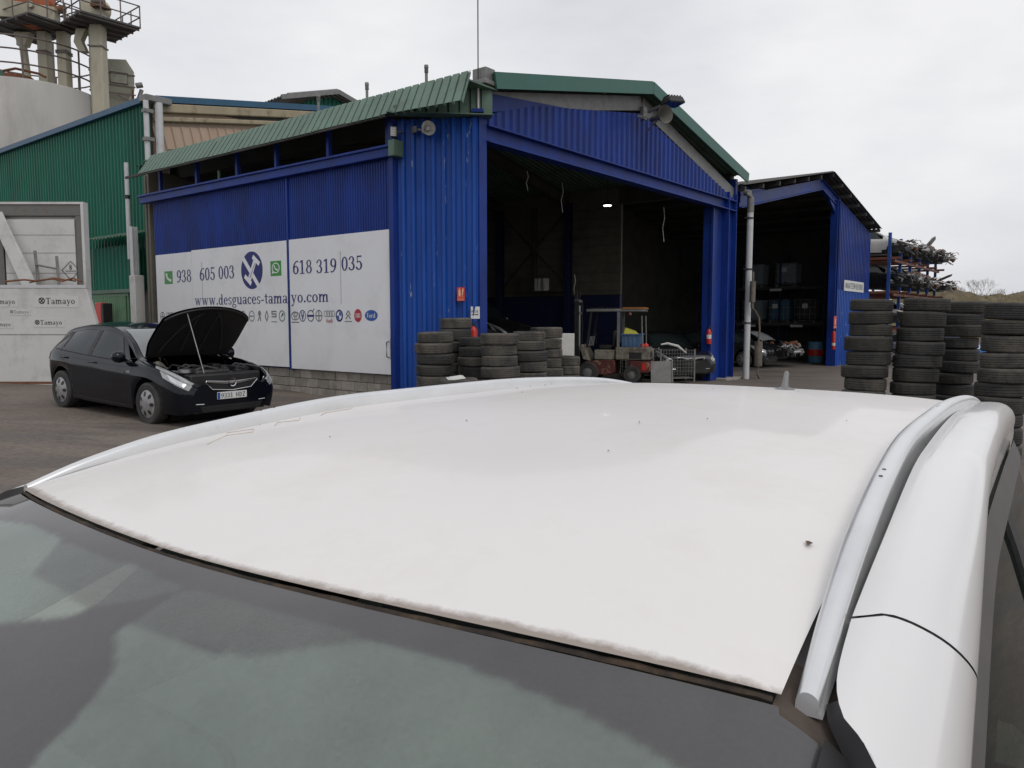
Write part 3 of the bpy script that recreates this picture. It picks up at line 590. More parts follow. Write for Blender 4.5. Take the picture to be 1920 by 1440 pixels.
for v, z in ((6.9, 1.42), (5.5, 1.42), (3.1, 1.42), (4.2, 3.25)):
    tag(MB().box(-.02, -.3, -.06, 0, .3, .06).build('shelf_notice', LABELW), {6.9: 'white strip notice on lower rack beam nearest the downpipe', 5.5: 'white strip notice on lower rack beam under the grey tank', 3.1: 'white strip notice on lower rack beam under the black tank', 4.2: 'white strip notice on the upper rack beam'}[v], 'notice')
    o = bpy.context.scene.objects[-1] if False else [q for q in COL.objects if q.name.startswith('shelf_notice')][-1]
    o.location = W(28.6-.625, v, z); o.rotation_euler = (0, 0, TH)

# ---------------------------------------------------------------- green shed on the left
sh = empty('green_shed', 'tall green corrugated shed with blue roof trim behind the sign wall', 'building', B0, TH)
GU = .2; GV0 = 13.0; GH = 8.15
v = GV0
while v < 30:
    MB().corr((GU, v, 0), (0, -1, 0), (0, 0, 1), (-1, 0, 0), -0.0+1.1, 5.05, GH, pitch=.22, dep=.04, prof='trap', s0=-1.1).build('wall_sheet', GREEN, sh, ang=25)
    MB().corr((GU-.004, v, 0), (0, -1, 0), (0, 0, 1), (-1, 0, 0), 1.1, -.2, 5.10, pitch=.22, dep=.045, prof='trap', s0=-1.1).build('wall_sheet', GREEN, sh, ang=25); v += 1.1
MB().box(GU-.16, GV0-.1, GH-.06, GU+.1, 31, GH+.12).build('eave_trim', BLUETRIM, sh, bevel=.01)
MB().box(GU-.30, GV0-.35, GH-.10, GU+.5, GV0+.06, GH+.08).build('gutter_box', GREYMETAL, sh, bevel=.02)
def gzt(u): return GH+.10+.165*(u-GU)
GE = GU+11
MB().prism([(GU+.1, gzt(GU+.1)-.16), (GE, gzt(GE)-.16), (GE, gzt(GE)+.03), (GU+.1, gzt(GU+.1)+.03)], lambda a, c: (a, GV0-.14, c), lambda a, c: (a, GV0+.2, c)).build('verge_trim', BLUETRIM, sh)
for dz, hh in ((-.22, .26), (-.54, .14)):
    MB().bar((GU+.1, GV0-.05, gzt(GU+.1)-.1+dz), (GE, GV0-.05, gzt(GE)-.1+dz), .18, hh).build('gable_beam', BEIGEBEAM, sh, bevel=.03)
u = GU+.05
while u < GU+10.5:
    MB().corr((1.15, GV0-.03-.74, 0), (1, 0, 0), (.16, -.10, -1), (0, -1, 0), .93, lambda q: -(gzt(q)-.72), lambda q: -3.9, pitch=.31, dep=.05, prof='rib', s0=u).build('gable_sheet', BEIGE, sh, ang=25); u += .93
MB().box(GU+.1, GV0+.05, -.2, GE, GV0+.12, 8.2).build('gable_backing', BEIGE, sh)
MB().prism([(GU, GH), (GE, gzt(GE)-.02), (GE, GH)], lambda a, c: (a, GV0+.3, c), lambda a, c: (a, 31, c)).build('roof', GREYMETAL, sh)
for u, r_, zb, zt in ((GU-.26, .075, 1.2, GH-.1), (GU+.12, .11, 6.3, GH-.1)):
    MB().tube([(u, GV0-.28, zt), (u, GV0-.28, zb)], r_, 12).build('downpipe', PVC, sh)
for z in (6.0, 6.9, 7.7): MB().box(GU-.36, GV0-.4, z, GU-.1, GV0-.2, z+.1).build('pipe_clip', GREYMETAL, sh)
# lean-to with frayed canopy
v = 13.2
while v < 16.5:
    w = min(1.0, 16.6-v)
    MB().corr((-.18, v+w, 0), (0, -1, 0), (0, 0, 1), (-1, 0, 0), w, 2.64, 3.98, pitch=.25, dep=.05, prof='sine').build('lean_to_sheet', GREEN, sh, ang=40)
    m = MB(); r_ = random.uniform(-.06, .05)
    m.corr((.1, v, 4.38), (0, 1, 0), (-.75, 0, -.22), (-.2, 0, .95), w, 0, .78+r_, pitch=.2, dep=.04); m.build('canopy_sheet', GREENFADE, sh, ang=25); v += 1.0
MB().box(-.24, 13.2, 2.55, -.12, 16.6, 2.66).build('lean_to_lintel', GREENFADE, sh)
LGREEN = mat('pale_green_door', (.13, .26, .15), .5, var=.12, vs=2, dirt=(.07, .12, .07), damt=.5, ds=2)
dd = MB().box(-.16, 14.05, .2, -.11, 16.6, 2.54).build('door', LGREEN, sh)
MB().corr((-.165, 16.55, 0), (0, -1, 0), (0, 0, 1), (-1, 0, 0), 2.4, .25, 2.46, pitch=.13, dep=.03).build('door_sheet', LGREEN, dd, ang=25)
MB().box(.0, 13.1, .2, .05, 14.05, 2.6).build('doorway', DARKIN, sh)
fb = empty('hose_cabinet', 'red fire hose cabinet standing by the pale green door', 'cabinet', W(-.5, 15.0, .3), TH)
MB().box(-.2, -.28, 0, .02, .1, 1.95).build('red_case', REDP, fb, bevel=.02)
MB().box(-.2, -.42, 0, .1, -.285, 1.93).build('black_side', BLACK, fb, bevel=.02)
MB().box(-.212, -.1, 1.1, -.2, -.02, 1.2).box(-.212, -.1, .7, -.2, -.04, .8).build('latch', LABELW, fb)
wp = empty('utility_post', 'tall off-white steel post with pale cabinet at its foot, left of the sign', 'post', W(-.75, 12.35, .25), TH)
MB().ibeam((0, 0, 0), (0, 0, 4.1), .18, .16, .02, up=(1, 0, 0)).build('post', PVC, wp)
MB().box(-.22, -.42, 0, .05, -.10, 2.72).build('cable_cabinet', WHITEDIRTY, wp, bevel=.015)
hp = MB().tube([(-.02, .22, 3.2), (-.02, .22, 5.9)], .06, 10).build('conduit', PVC, wp); MB().lathe([(.062, 0), (.075, 0), (.075, .1), (.062, .1)], 12, (-.02, .22, 4.9)).build('conduit_clip', BLACK, hp)

# small roof building behind
rb = empty('rear_roof_monitor', 'small green building with grey corrugated roof peeking above the awning', 'building', (-9.5, 40, 0), TH*.9)
MB().corr((-1.2, -.1, 0), (1, 0, 0), (0, 0, 1), (0, -1, 0), 5.0, 8.5, lambda s_: 13.0-.28*abs(s_-1.6), pitch=.25, dep=.05).build('wall_sheet', GREEN, rb, ang=25)
MB().corr((-1.2, -.1, 0), (0, 1, 0), (0, 0, 1), (-1, 0, 0), 6.0, 8.5, 12.45, pitch=.25, dep=.05).build('wall_sheet', GREEN, rb, ang=25)
for d in (-1, 1):
    MB().corr((.45, -.6, 13.32), (0, 1, 0), (d, 0, -.28), (0, 0, 1), 6.2, 0, 2.9 if d < 0 else 4.0, pitch=.3, dep=.06).build('roof_sheet', GREYMETAL, rb, ang=25)
    MB().bar((.45, -.6, 13.2), (.45+d*3.2, -.6, 13.2-.9), .1, .22).build('verge_board', GREYMETAL, rb)

# ---------------------------------------------------------------- silo and elevator tower
SILO = mat('silo_concrete', (.47, .46, .435), .8, var=.12, vs=.5, dirt=(.30, .285, .26), damt=.7, ds=.35, st=(1, 1, .25))
CREAM = mat('cream_steel', (.40, .375, .285), .6, var=.12, vs=1, dirt=(.22, .18, .12), damt=.6, ds=1.2, st=(1, 1, .3))
RAIL = mat('rail_steel', (.13, .105, .095), .6, var=.3, vs=3)
GRATE = mat('dark_deck', (.06, .06, .062), .7, var=.2, vs=2)
ORANGE = mat('orange_rust_paint', (.34, .085, .025), .6, var=.3, vs=1.2, dirt=(.12, .04, .02), damt=.6, ds=1.5)
sc = Vector((-27.9, 45.5, 0)); SR = 3.85; ST = 14.45
si = empty('silo', 'round pale concrete silo with railing on its roof at top left', 'silo', sc)
MB().lathe([(SR, 0), (SR, ST-4.05)], 64).build('lower_drum', SILO, si); MB().lathe([(SR, ST-3.98), (SR, ST), (SR-.05, ST+.12), (SR-.3, ST+.15), (.3, ST+.7), (0, ST+.7)], 64).build('upper_drum', SILO, si)
MB().lathe([(SR-.02, ST-4.07), (SR+.03, ST-4.07), (SR+.03, ST-3.97), (SR-.02, ST-3.97)], 64).build('hoop_joint', GREYMETAL, si)
MB().lathe([(SR-.25, ST+.15), (SR-.12, ST+.15), (SR-.12, ST+.42), (SR-.25, ST+.42)], 64, a0=R(195), a1=R(285)).build('kick_board', GREENTRIM, si)
RR = SR-.1; nP = 16
for zz in (.95, 1.75, 2.5):
    MB().tube([(RR*math.cos(2*math.pi*k/48), RR*math.sin(2*math.pi*k/48), ST+zz*.92) for k in range(48)], .045, 6, closed=True).build('guard_rail', RAIL, si)
for k in range(nP):
    a = 2*math.pi*(k+.3)/nP; MB().tube([(RR*math.cos(a), RR*math.sin(a), ST), (RR*math.cos(a), RR*math.sin(a), ST+2.32)], .05, 6).build('rail_post', RAIL, si)
MB().lathe([(0, .35), (.9, .35), (.95, 0)], 20, (.6, -2.0, ST+.2)).build('roof_hatch', RUST, si)
MB().tube([(.3, -2.6, ST+.7), (.9, -2.4, ST+.9), (1.9, -2.0, ST+.75), (2.4, -2.2, ST+.5)], .07, 6).build('hose', RUST, si)
# elevator tower
to = empty('elevator_tower', 'cream bucket elevator legs carrying grey railed platforms above the silo', 'tower', (-23.5, 44, 0))
def leg(x, y, w, d, z0, z1):
    o = MB().box(x-w/2, y-d/2, z0, x+w/2, y+d/2, z1).build('elevator_leg', CREAM, to, bevel=.02)
    for z in (z0+2.2, z0+4.6, z1-1.2): MB().box(x-w/2-.05, y-d/2-.05, z, x+w/2+.05, y+d/2+.05, z+.07).build('leg_flange', RAIL, o)
leg(.92, -.6, .62, .62, 5, 17.7); leg(.50, -.2, .42, .5, 5, 17.9)
leg(-2.62, .4, .5, .6, 12, 17.7); leg(-1.55, .4, .5, .6, 12, 17.7)
MB().tube([(-4.0, .2, 17.6), (-3.7, .2, 16.9), (-3.55, .2, 15.2)], .2, 12).build('spout_pipe', CREAM, to)
MB().add([(-3.95, 0, 17.6), (-3.2, 0, 17.6), (-3.5, 0, 16.9), (-3.95, 0, 16.9), (-3.95, .5, 17.6), (-3.2, .5, 17.6), (-3.5, .5, 16.9), (-3.95, .5, 16.9)], [(0, 1, 2, 3), (7, 6, 5, 4), (0, 4, 5, 1), (1, 5, 6, 2), (2, 6, 7, 3), (3, 7, 4, 0)]).build('spout_hood', CREAM, to)
def deck(cx, cy, hx, hy, z, rz):
    c, s_ = math.cos(rz), math.sin(rz); Pn = lambda x, y, q: (cx+x*c-y*s_, cy+x*s_+y*c, z+q)
    o = MB().add([Pn(x, y, q) for q in (0, .1) for x, y in ((-hx, -hy), (hx, -hy), (hx, hy), (-hx, hy))], [(0, 3, 2, 1), (4, 5, 6, 7), (0, 1, 5, 4), (1, 2, 6, 5), (2, 3, 7, 6), (3, 0, 4, 7)]).build('platform_deck', GRATE, to)
    for k in range(-2, 3): MB().bar(Pn(-hx, k*hy/2.2, -.05), Pn(hx, k*hy/2.2, -.05), .06, .1).build('deck_joist', RAIL, o)
    cs = [(-hx, -hy), (hx, -hy), (hx, hy), (-hx, hy)]
    for (a, b_), (e, f) in zip(cs, cs[1:]+cs[:1]):
        for q in (.6, 1.2): MB().tube([Pn(a, b_, q), Pn(e, f, q)], .035, 6).build('guard_rail', RAIL, to)
        for k in range(3): t = k/3; MB().tube([Pn(a+(e-a)*t, b_+(f-b_)*t, 0), Pn(a+(e-a)*t, b_+(f-b_)*t, 1.22)], .035, 6).build('rail_post', RAIL, to)
    return Pn
deck(.75, -.2, 1.55, 1.6, 17.75, R(50)); deck(-3.0, .1, 1.5, 2.1, 17.75, R(62))
MB().box(.15, -.5, 17.85, 1.05, .5, 18.9).build('elevator_head', CREAM, to, bevel=.03)
MB().lathe([(0, -.45), (.62, -.45), (.62, .45), (0, .45)], 24, (.55, 0, 18.85), axis='y').build('head_hood', CREAM, to)
MB().box(.7, -.9, 18.65, 1.5, -.2, 18.75).build('motor_bracket', RUST, to); MB().tube([(.7, -.65, 18.95), (1.35, -.65, 18.95)], .18, 12).build('motor', RAIL, to)
MB().add([(-4.3, -1.2, 18.0), (-1.2, -1.0, 17.85), (-1.2, -.4, 17.85), (-4.3, -.6, 18.0), (-4.3, -1.2, 18.95), (-1.2, -1.0, 18.55), (-1.2, -.4, 18.55), (-4.3, -.6, 18.95)], [(0, 3, 2, 1), (4, 5, 6, 7), (0, 1, 5, 4), (1, 2, 6, 5), (2, 3, 7, 6), (3, 0, 4, 7)]).build('drive_trough', CREAM, to, bevel=.03)
MB().lathe([(0, -.35), (1.25, -.35), (1.25, .35), (0, .35)], 32, (-2.85, -.35, 18.95), axis='y').build('wheel_hood', ORANGE, to)
MB().tube([(-1.7, -.5, 18.55), (-.9, -.5, 18.6)], .2, 12).build('motor', RUST, to)
MB().tube([(-2.35, -1.25, 18.6), (-2.35, -1.0, 18.6)], .17, 12).build('small_motor', CREAM, to)
MB().add([(-.35, -.5, 17.6), (.2, -.5, 17.6), (-.1, -.5, 17.0), (.15, -.5, 16.4), (-.25, -.5, 16.4), (-.5, -.5, 16.9), (-.35, -.1, 17.6), (.2, -.1, 17.6), (-.1, -.1, 17.0), (.15, -.1, 16.4), (-.25, -.1, 16.4), (-.5, -.1, 16.9)],
     [(0, 1, 2, 3, 4, 5), (11, 10, 9, 8, 7, 6)] + [(i, i+6, (i+1) % 6+6, (i+1) % 6) for i in range(6)]).build('chute', CREAM, to)
# dust filter house with hopper
FIL = mat('filter_steel', (.36, .36, .29), .6, var=.12, vs=1, dirt=(.16, .13, .09), damt=.6, ds=1.4)
fi = empty('dust_filter', 'cream steel dust filter with tapered hopper right of the elevator tower', 'filter', (-23.45, 46.5, 0), R(28))
MB().add([(-1.2, -1, 15.2), (1.1, -1, 15.2), (1.1, 1, 15.2), (-1.2, 1, 15.2), (-1.2, -1, 16.55), (.7, -1, 16.75), (.7, 1, 16.75), (-1.2, 1, 16.55), (1.1, -1, 16.1), (1.1, 1, 16.1)],
     [(0, 3, 2, 1), (0, 1, 8, 5, 4), (3, 7, 6, 9, 2), (0, 4, 7, 3), (1, 2, 9, 8), (8, 9, 6, 5), (4, 5, 6, 7)]).build('filter_case', FIL, fi)
MB().add([(-1.2, -1, 15.2), (1.1, -1, 15.2), (1.1, 1, 15.2), (-1.2, 1, 15.2), (-.4, -.4, 13.7), (.3, -.4, 13.7), (.3, .4, 13.7), (-.4, .4, 13.7)], [(0, 4, 5, 1), (1, 5, 6, 2), (2, 6, 7, 3), (3, 7, 4, 0), (4, 7, 6, 5)]).build('hopper', FIL, fi)
for z in (14.75, 15.2, 15.85): MB().box(-1.25, -1.06, z, 1.15, -1.0, z+.06).build('stiffener', RAIL, fi)
MB().box(-.15, -1.05, 15.35, .75, -1.0, 15.95).build('access_door', FIL, fi, bevel=.01); MB().tube([(-.15, -1.07, 15.35), (.75, -1.07, 15.35), (.75, -1.07, 15.95), (-.15, -1.07, 15.95)], .025, 6, closed=True).build('door_frame', RAIL, fi)
MB().tube([(1.2, -.4, 15.5), (1.55, -.4, 15.6)], .16, 12).tube([(1.5, -.4, 15.3), (1.3, -.4, 14.7)], .12, 10).build('fan_motor', GREYMETAL, fi)
for x, y in ((-1.1, -.9), (1.0, -.9), (1.0, .9), (-1.1, .9)): MB().box(x-.06, y-.06, 6, x+.06, y+.06, 15.2).build('support_leg', RUST, fi)
MB().tube([(.2, -1.3, 14.6), (3.6, -1.3, 13.2)], .035, 6).tube([(.2, -1.3, 14.0), (3.6, -1.3, 12.6)], .035, 6).build('stair_rail', RAIL, fi)

# ---------------------------------------------------------------- box truck body and sticker panel on the left
tr = empty('box_truck_body', 'worn white box truck body with grey rear frame against the green shed', 'truck body', (-12.3, 17.5, .42))
FR = mat('frame_grey', (.16, .155, .145), .5, metal=.3, var=.2, vs=4, dirt=(.09, .06, .04), damt=.6, ds=4)
MB().prism([(-1.3, .1), (2.62, .1), (2.05, 1.2), (-1.3, 1.2)], lambda a, c: (a, c, .6), lambda a, c: (a, c, 3.85)).build('box_shell', WHITEDIRTY, tr, bevel=.02)
MB().box(-1.3, -.02, 3.62, 2.66, .12, 3.90).build('frame_header', FR, tr, bevel=.015); MB().box(-1.34, -.05, 3.88, 2.72, .14, 3.93).build('roof_lip', WHITEDIRTY, tr)
for x in (-1.25, .79, 2.58): MB().box(x-.06, -.03, .6, x+.08, .1, 3.62).build('frame_post', FR, tr, bevel=.01)
MB().box(2.66, -.06, .6, 2.72, .14, 3.88).build('edge_trim', WHITEDIRTY, tr)
for x0, x1 in ((.9, 2.48), (-1.1, .7)):
    p = MB().box(x0, -.01, 1.9, x1, .099, 3.55).build('rear_panel', WHITEDIRTY, tr)
    for z in (2.35, 2.8, 3.2): MB().box(x0, -.016, z, x1, -.009, z+.008).build('panel_joint', GREYMETAL, p)
MB().box(-1.3, -.08, 1.78, 2.70, .1, 1.92).build('sill', RUST, tr)
dia = Pen(); [dia.seg(*s_) for s_ in ()]
def edge(a, b_, w):
    d = Vector((b_[0]-a[0], b_[1]-a[1])).normalized(); q = Vector((-d.y, d.x))*w/2; return [(a[0]-q.x, a[1]-q.y), (b_[0]-q.x, b_[1]-q.y), (b_[0]+q.x, b_[1]+q.y), (a[0]+q.x, a[1]+q.y)]
pl = [edge((-.2, 0), (0, .2), .012), edge((0, .2), (.2, 0), .012), edge((.2, 0), (0, -.22), .012), edge((0, -.22), (-.2, 0), .012), edge((-.12, -.02), (.12, -.02), .012)]
tp, tw = text_polys('B'); pl += [[(a*.12-.035, b_*.11+.01) for a, b_ in q] for q in tp]
flat(pl, (2.36, -.022, 2.42), (1, 0, 0), (0, 0, 1), (0, -1, 0)).build('diamond_mark', DARKPRINT, tr)
for x, y in ((-.9, .7), (1.6, .7)): MB().lathe([(.25, -.13), (.45, -.12), (.48, 0), (.45, .12), (.25, .13)], 24, (x, y, .1), axis='x').build('wheel', RUBBER, tr)
MB().box(-1.0, .3, .35, 1.9, 1.15, .6).build('chassis', BLACK, tr)
pa = empty('sticker_panel', 'large white sheet barrier covered in dark company stickers beside the black hatchback', 'panel', (-10.9, 16.5, .37))
def px_(x): return -1.9+x
MB().add([(-2.2, 0, -.2), (2.12, 0, -.2), (2.02, 0, 1.24), (1.81, 0, 2.07), (-2.2, 0, 2.07), (-2.2, .12, -.2), (2.12, .12, -.2), (2.02, .12, 1.24), (1.81, .12, 2.07), (-2.2, .12, 2.07)],
     [(0, 1, 2, 3, 4), (9, 8, 7, 6, 5)] + [(i, i+5, (i+1) % 5+5, (i+1) % 5) for i in range(5)]).build('panel_sheet', WHITEDIRTY, pa, bevel=.01)
MB().box(-2.2, -.012, 2.03, 1.83, .13, 2.095).build('top_edge', PVC, pa); MB().box(-2.2, -.004, 1.03, 2.03, .0, 1.045).build('sheet_joint', GREYMETAL, pa); MB().box(-2.2, -.006, -.02, 2.11, .0, .03).build('bottom_edge', RUST, pa)
STK = mat('sticker_white', (.56, .56, .55), .4, var=.04)
def sticker(x, z, w, par, m=DARKPRINT):
    h = w*.17
    MB().box(x-w*.08, -.006, z-h*.55, x+w*1.1, -.001, z+h*1.3).build('sticker', STK, par)
    lettering('sticker_print', 'Tamayo', Vector((x+h*1.15, -.008, z)), Vector((1, 0, 0)), ZV, Vector((0, -1, 0)), w-h*1.15, h, m, par, .04)
    p = Pen(); p.ring(.5, .5, .5, .5, T=.16, t=.16); p.seg(.2, .15, .8, .85, .22); p.seg(.8, .15, .2, .85, .22)
    flat([[(a*h*1.05, b_*h*1.05) for a, b_ in q] for q in p.q], (x, -.008, z-.0), (1, 0, 0), (0, 0, 1), (0, -1, 0)).build('sticker_emblem', m, par)
GP = mat('faded_print', (.2, .2, .2), .5, var=.1)
sticker(.80, 1.69, .78, pa); sticker(.18, 1.49, .40, pa, GP); sticker(.70, 1.25, .58, pa); sticker(-.32, 1.69, .62, pa); sticker(-.28, 1.22, .46, pa)
pk = MB().add([(-.17, 0, 0), (.17, 0, 0), (.17, .06, 0), (-.17, .06, 0), (-1.0, .1, 1.86), (-.72, .1, 1.92), (-.72, .16, 1.92), (-1.0, .16, 1.86)], [(0, 1, 2, 3), (4, 7, 6, 5), (0, 4, 5, 1), (1, 5, 6, 2), (2, 6, 7, 3), (3, 7, 4, 0)]).build('leaning_plank', WHITEDIRTY, bevel=.01)
tag(pk, 'broad off-white plank leaning diagonally on the truck body', 'plank'); pk.location = (-10.62, 17.22, 2.2)
ld = empty('ladder', 'short worn metal ladder leaning between sticker panel and truck body', 'ladder', (-10.35, 17.2, 2.2))
for a, c in (((-.12, 0, -.2), (-.28, .12, 1.06)), ((.32, 0, -.2), (.20, .12, .94))): MB().bar(a, c, .055, .035).build('stile', GREYMETAL, ld)
for t in (.35, .75): MB().tube([(-.12-.16*t, .1*t, -.2+1.26*t), (.32-.12*t, .1*t, -.2+1.14*t)], .022, 8).build('rung', GREYMETAL, ld)
ch = tag(MB().tube([(-.9, 0, .05), (-.5, .03, .09), (-.2, -.03, .06), (.1, .02, .11), (.35, -.02, .06), (.55, .02, .12), (.75, -.02, .05)], .022, 6).tube([(-.4, .05, .03), (.1, .07, .13), (.6, .04, .06)], .016, 6).build('tangled_cable', RUST), 'brown tangled cable lying along the top of the sticker panel', 'cable'); ch.location = (-9.95, 16.57, 2.49)
# ---------------------------------------------------------------- lofted car bodies (x forward, y left, z up)
def pchip(xs, ys, x):
    if x <= xs[0]: return ys[0]
    if x >= xs[-1]: return ys[-1]
    n = len(xs); h = [xs[i+1]-xs[i] for i in range(n-1)]; d = [(ys[i+1]-ys[i])/h[i] for i in range(n-1)]
    def slope(i):
        if i == 0: return d[0]
        if i == n-1: return d[-1]
        if d[i-1]*d[i] <= 0: return 0.0
        w1 = 2*h[i]+h[i-1]; w2 = h[i]+2*h[i-1]; return (w1+w2)/(w1/d[i-1]+w2/d[i])
    for i in range(n-1):
        if x <= xs[i+1]:
            t = (x-xs[i])/h[i]; m0 = slope(i); m1 = slope(i+1)
            return ys[i]*(2*t**3-3*t**2+1)+h[i]*m0*(t**3-2*t**2+t)+ys[i+1]*(-2*t**3+3*t**2)+h[i]*m1*(t**3-t**2)
class Loft:
    def __init__(s, xs, rows, sill, arches, Ra):
        o = sorted(range(len(xs)), key=lambda i: xs[i]); s.xs = [xs[i] for i in o]
        s.rows = [([r[i][0] for i in o], [r[i][1] for i in o]) for r in rows]; s.sill = sill; s.arches = arches; s.Ra = Ra; s.cache = {}
    def sec(s, x):
        k = round(x, 5)
        if k in s.cache: return s.cache[k]
        pts = [(pchip(s.xs, r[0], x), pchip(s.xs, r[1], x)) for r in s.rows]      # A B C D E G
        gy, g = pts[5]
        for xa, za in s.arches:
            if abs(x-xa) < s.Ra: g = max(g, za+math.sqrt(s.Ra**2-(x-xa)**2))
        E = pts[4]; g = min(g, E[1]-.02)
        f = ((E[0]+gy)/2+.012, (E[1]+g)/2); pts = pts[:5]+[f, (gy, g)]
        s.cache[k] = pts; return pts
    def P(s, x, t, side=1):
        p = s.sec(x); t = max(0, min(6, t)); i = min(5, int(t)); f = t-i
        g = lambda k: (-p[1][0], p[1][1]) if k < 0 else (p[k] if k < 7 else (2*p[6][0]-p[5][0], 2*p[6][1]-p[5][1]))
        a, b, c, d = g(i-1), g(i), g(i+1), g(i+2)
        q = [b[k]+.5*f*((c[k]-a[k])+f*((2*a[k]-5*b[k]+4*c[k]-d[k])+f*(3*(b[k]-c[k])+d[k]-a[k]))) for k in (0, 1)]
        return Vector((x, q[0]*side, q[1]))
    def nrm(s, x, t, side=1):
        e = .01; a = s.P(x+e, t, side)-s.P(x-e, t, side); t0, t1 = max(0, t-.04), min(6, t+.04); b = s.P(x, t1, side)-s.P(x, t0, side)
        n = a.cross(b)*(-side)
        if n.length < 1e-9: return Vector((0, 0, 1))
        n.normalize(); c = s.P(x, t, side)-Vector((x, 0, .6))
        return n if n.dot(c) > -.01 else -n
    def patch(s, m, x0, x1, t0, t1, nx=20, nt=8, off=0.0, sides=(1, -1), both=False):
        for side in sides:
            o = len(m.v)
            for j in range(nt+1):
                f = j/nt
                a = x0(f) if callable(x0) else x0; b = x1(f) if callable(x1) else x1
                for i in range(nx+1):
                    x = a+(b-a)*i/nx; lo = t0(x) if callable(t0) else t0; hi = t1(x) if callable(t1) else t1; t = lo+(hi-lo)*f
                    p = s.P(x, t, side)
                    of = off(t) if callable(off) else off
                    if of: p = p+s.nrm(x, t, side)*of
                    m.v.append(tuple(p))
            w = nx+1
            for j in range(nt):
                for i in range(nx):
                    q = (o+j*w+i, o+j*w+i+1, o+(j+1)*w+i+1, o+(j+1)*w+i)
                    m.f.append(q if side > 0 else q[::-1])
        return m
    def roofpatch(s, m, x0, x1, t1, nx=40, nt=24, off=0.0):
        """one continuous sheet across both sides, t from -t1 to t1; x0, x1 may depend on |t|/t1"""
        o = len(m.v)
        for j in range(2*nt+1):
            q = (j-nt)/nt; f = abs(q); side = 1 if q >= 0 else -1
            a = x0(f) if callable(x0) else x0; b = x1(f) if callable(x1) else x1
            for i in range(nx+1):
                x = a+(b-a)*i/nx; t = f*t1; p = s.P(x, t, side)
                if off: p = p+s.nrm(x, t, side)*off
                m.v.append(tuple(p))
        w = nx+1
        for j in range(2*nt):
            for i in range(nx): m.f.append((o+j*w+i, o+j*w+i+1, o+(j+1)*w+i+1, o+(j+1)*w+i))
        return m
    def cap(s, m, x, t0=0):
        L = [s.P(x, t0+(6-t0)*k/24, 1) for k in range(25)]; Rr = [s.P(x, t0+(6-t0)*k/24, -1) for k in range(25)]
        vs = L+Rr; fs = [(k, k+1, 26+k, 25+k) for k in range(24)]
        if x < 0: fs = [f[::-1] for f in fs]
        m.add(vs, fs); return m
    def seam(s, m, pts, r=.006, sides=(1, -1), off=.001):
        for side in sides: m.tube([s.P(x, t, side)+s.nrm(x, t, side)*(off(t) if callable(off) else off) for x, t in pts], r, 5)
        return m
RIM = mat('hubcap_silver', (.36, .36, .37), .35, metal=.5, var=.12, vs=9, dirt=(.16, .12, .09), damt=.5, ds=8)
CHROME = mat('chrome', (.62, .63, .64), .12, metal=1.0, var=.05)
LAMP = mat('lamp_glass', (.30, .31, .31), .08, var=.25, vs=14, spec=.8, coat=.6)
CGLASS = mat('dark_car_glass', (.014, .02, .022), .03, var=.2, vs=2, spec=.4)
LGLASS = mat('pale_car_glass', (.19, .205, .21), .05, var=.12, vs=2, spec=.6)
REDLAMP = mat('red_lamp', (.22, .012, .01), .1, var=.1, coat=.5)
PLATE = mat('plate_white', (.68, .69, .68), .4, var=.03)
def wheel(par, x, y, z, Rw=.325, w=.2, holes=7, rim=RIM, side=1):
    """tyre, rim and hub at (x,y,z); side=+1 faces +y"""
    s_ = side
    t = MB().lathe([(Rw*.66, -w*.5), (Rw*.9, -w*.52), (Rw*.985, -w*.42), (Rw, -w*.3), (Rw, w*.3), (Rw*.985, w*.42), (Rw*.9, w*.52), (Rw*.66, w*.5)], 40, (x, y, z), axis='y').build('tyre', RUBBER, par)
    m = MB(); yo = y+s_*w*.46
    m.lathe([(Rw*.67, yo-s_*.03), (Rw*.66, yo), (Rw*.60, yo+s_*.004), (Rw*.3, yo+s_*.03), (.05, yo+s_*.035), (0, yo+s_*.035)], 40, (x, 0, z), axis='y'); r = m.build('rim', rim, t)
    h = MB()
    for k in range(holes):
        a = 2*math.pi*k/holes; cx, cz = x+Rw*.47*math.cos(a), z+Rw*.47*math.sin(a); rad = Vector((math.cos(a), 0, math.sin(a))); tan = Vector((-math.sin(a), 0, math.cos(a)))
        yy = yo+s_*.0165
        hm = MB().add([Vector((cx, yy, cz))+rad*(Rw*.125*math.cos(b))+tan*(Rw*.085*math.sin(b))+Vector((0, -s_*.012*math.cos(b), 0))+Vector((0, s_*.004, 0)) for b in [2*math.pi*q/12 for q in range(12)]], [tuple(range(12)) if s_ < 0 else tuple(reversed(range(12)))])
        hm.build('rim_hole', BLACK, r)
    return t
def underbody(par, L, xr, xf, xa, Rw, yw, z=.22):
    MB().box(xr, -.62, z, xf, .62, z+.25).build('underbody', BLACK, par)
    for x in xa:
        MB().lathe([(Rw+.045, -.70), (Rw+.045, .70)], 28, (x, 0, Rw), axis='y').lathe([(0, .60), (Rw+.045, .60)], 28, (x, 0, Rw), axis='y').lathe([(0, -.60), (Rw+.045, -.60)], 28, (x, 0, Rw), axis='y').build('wheel_well', BLACK, par)

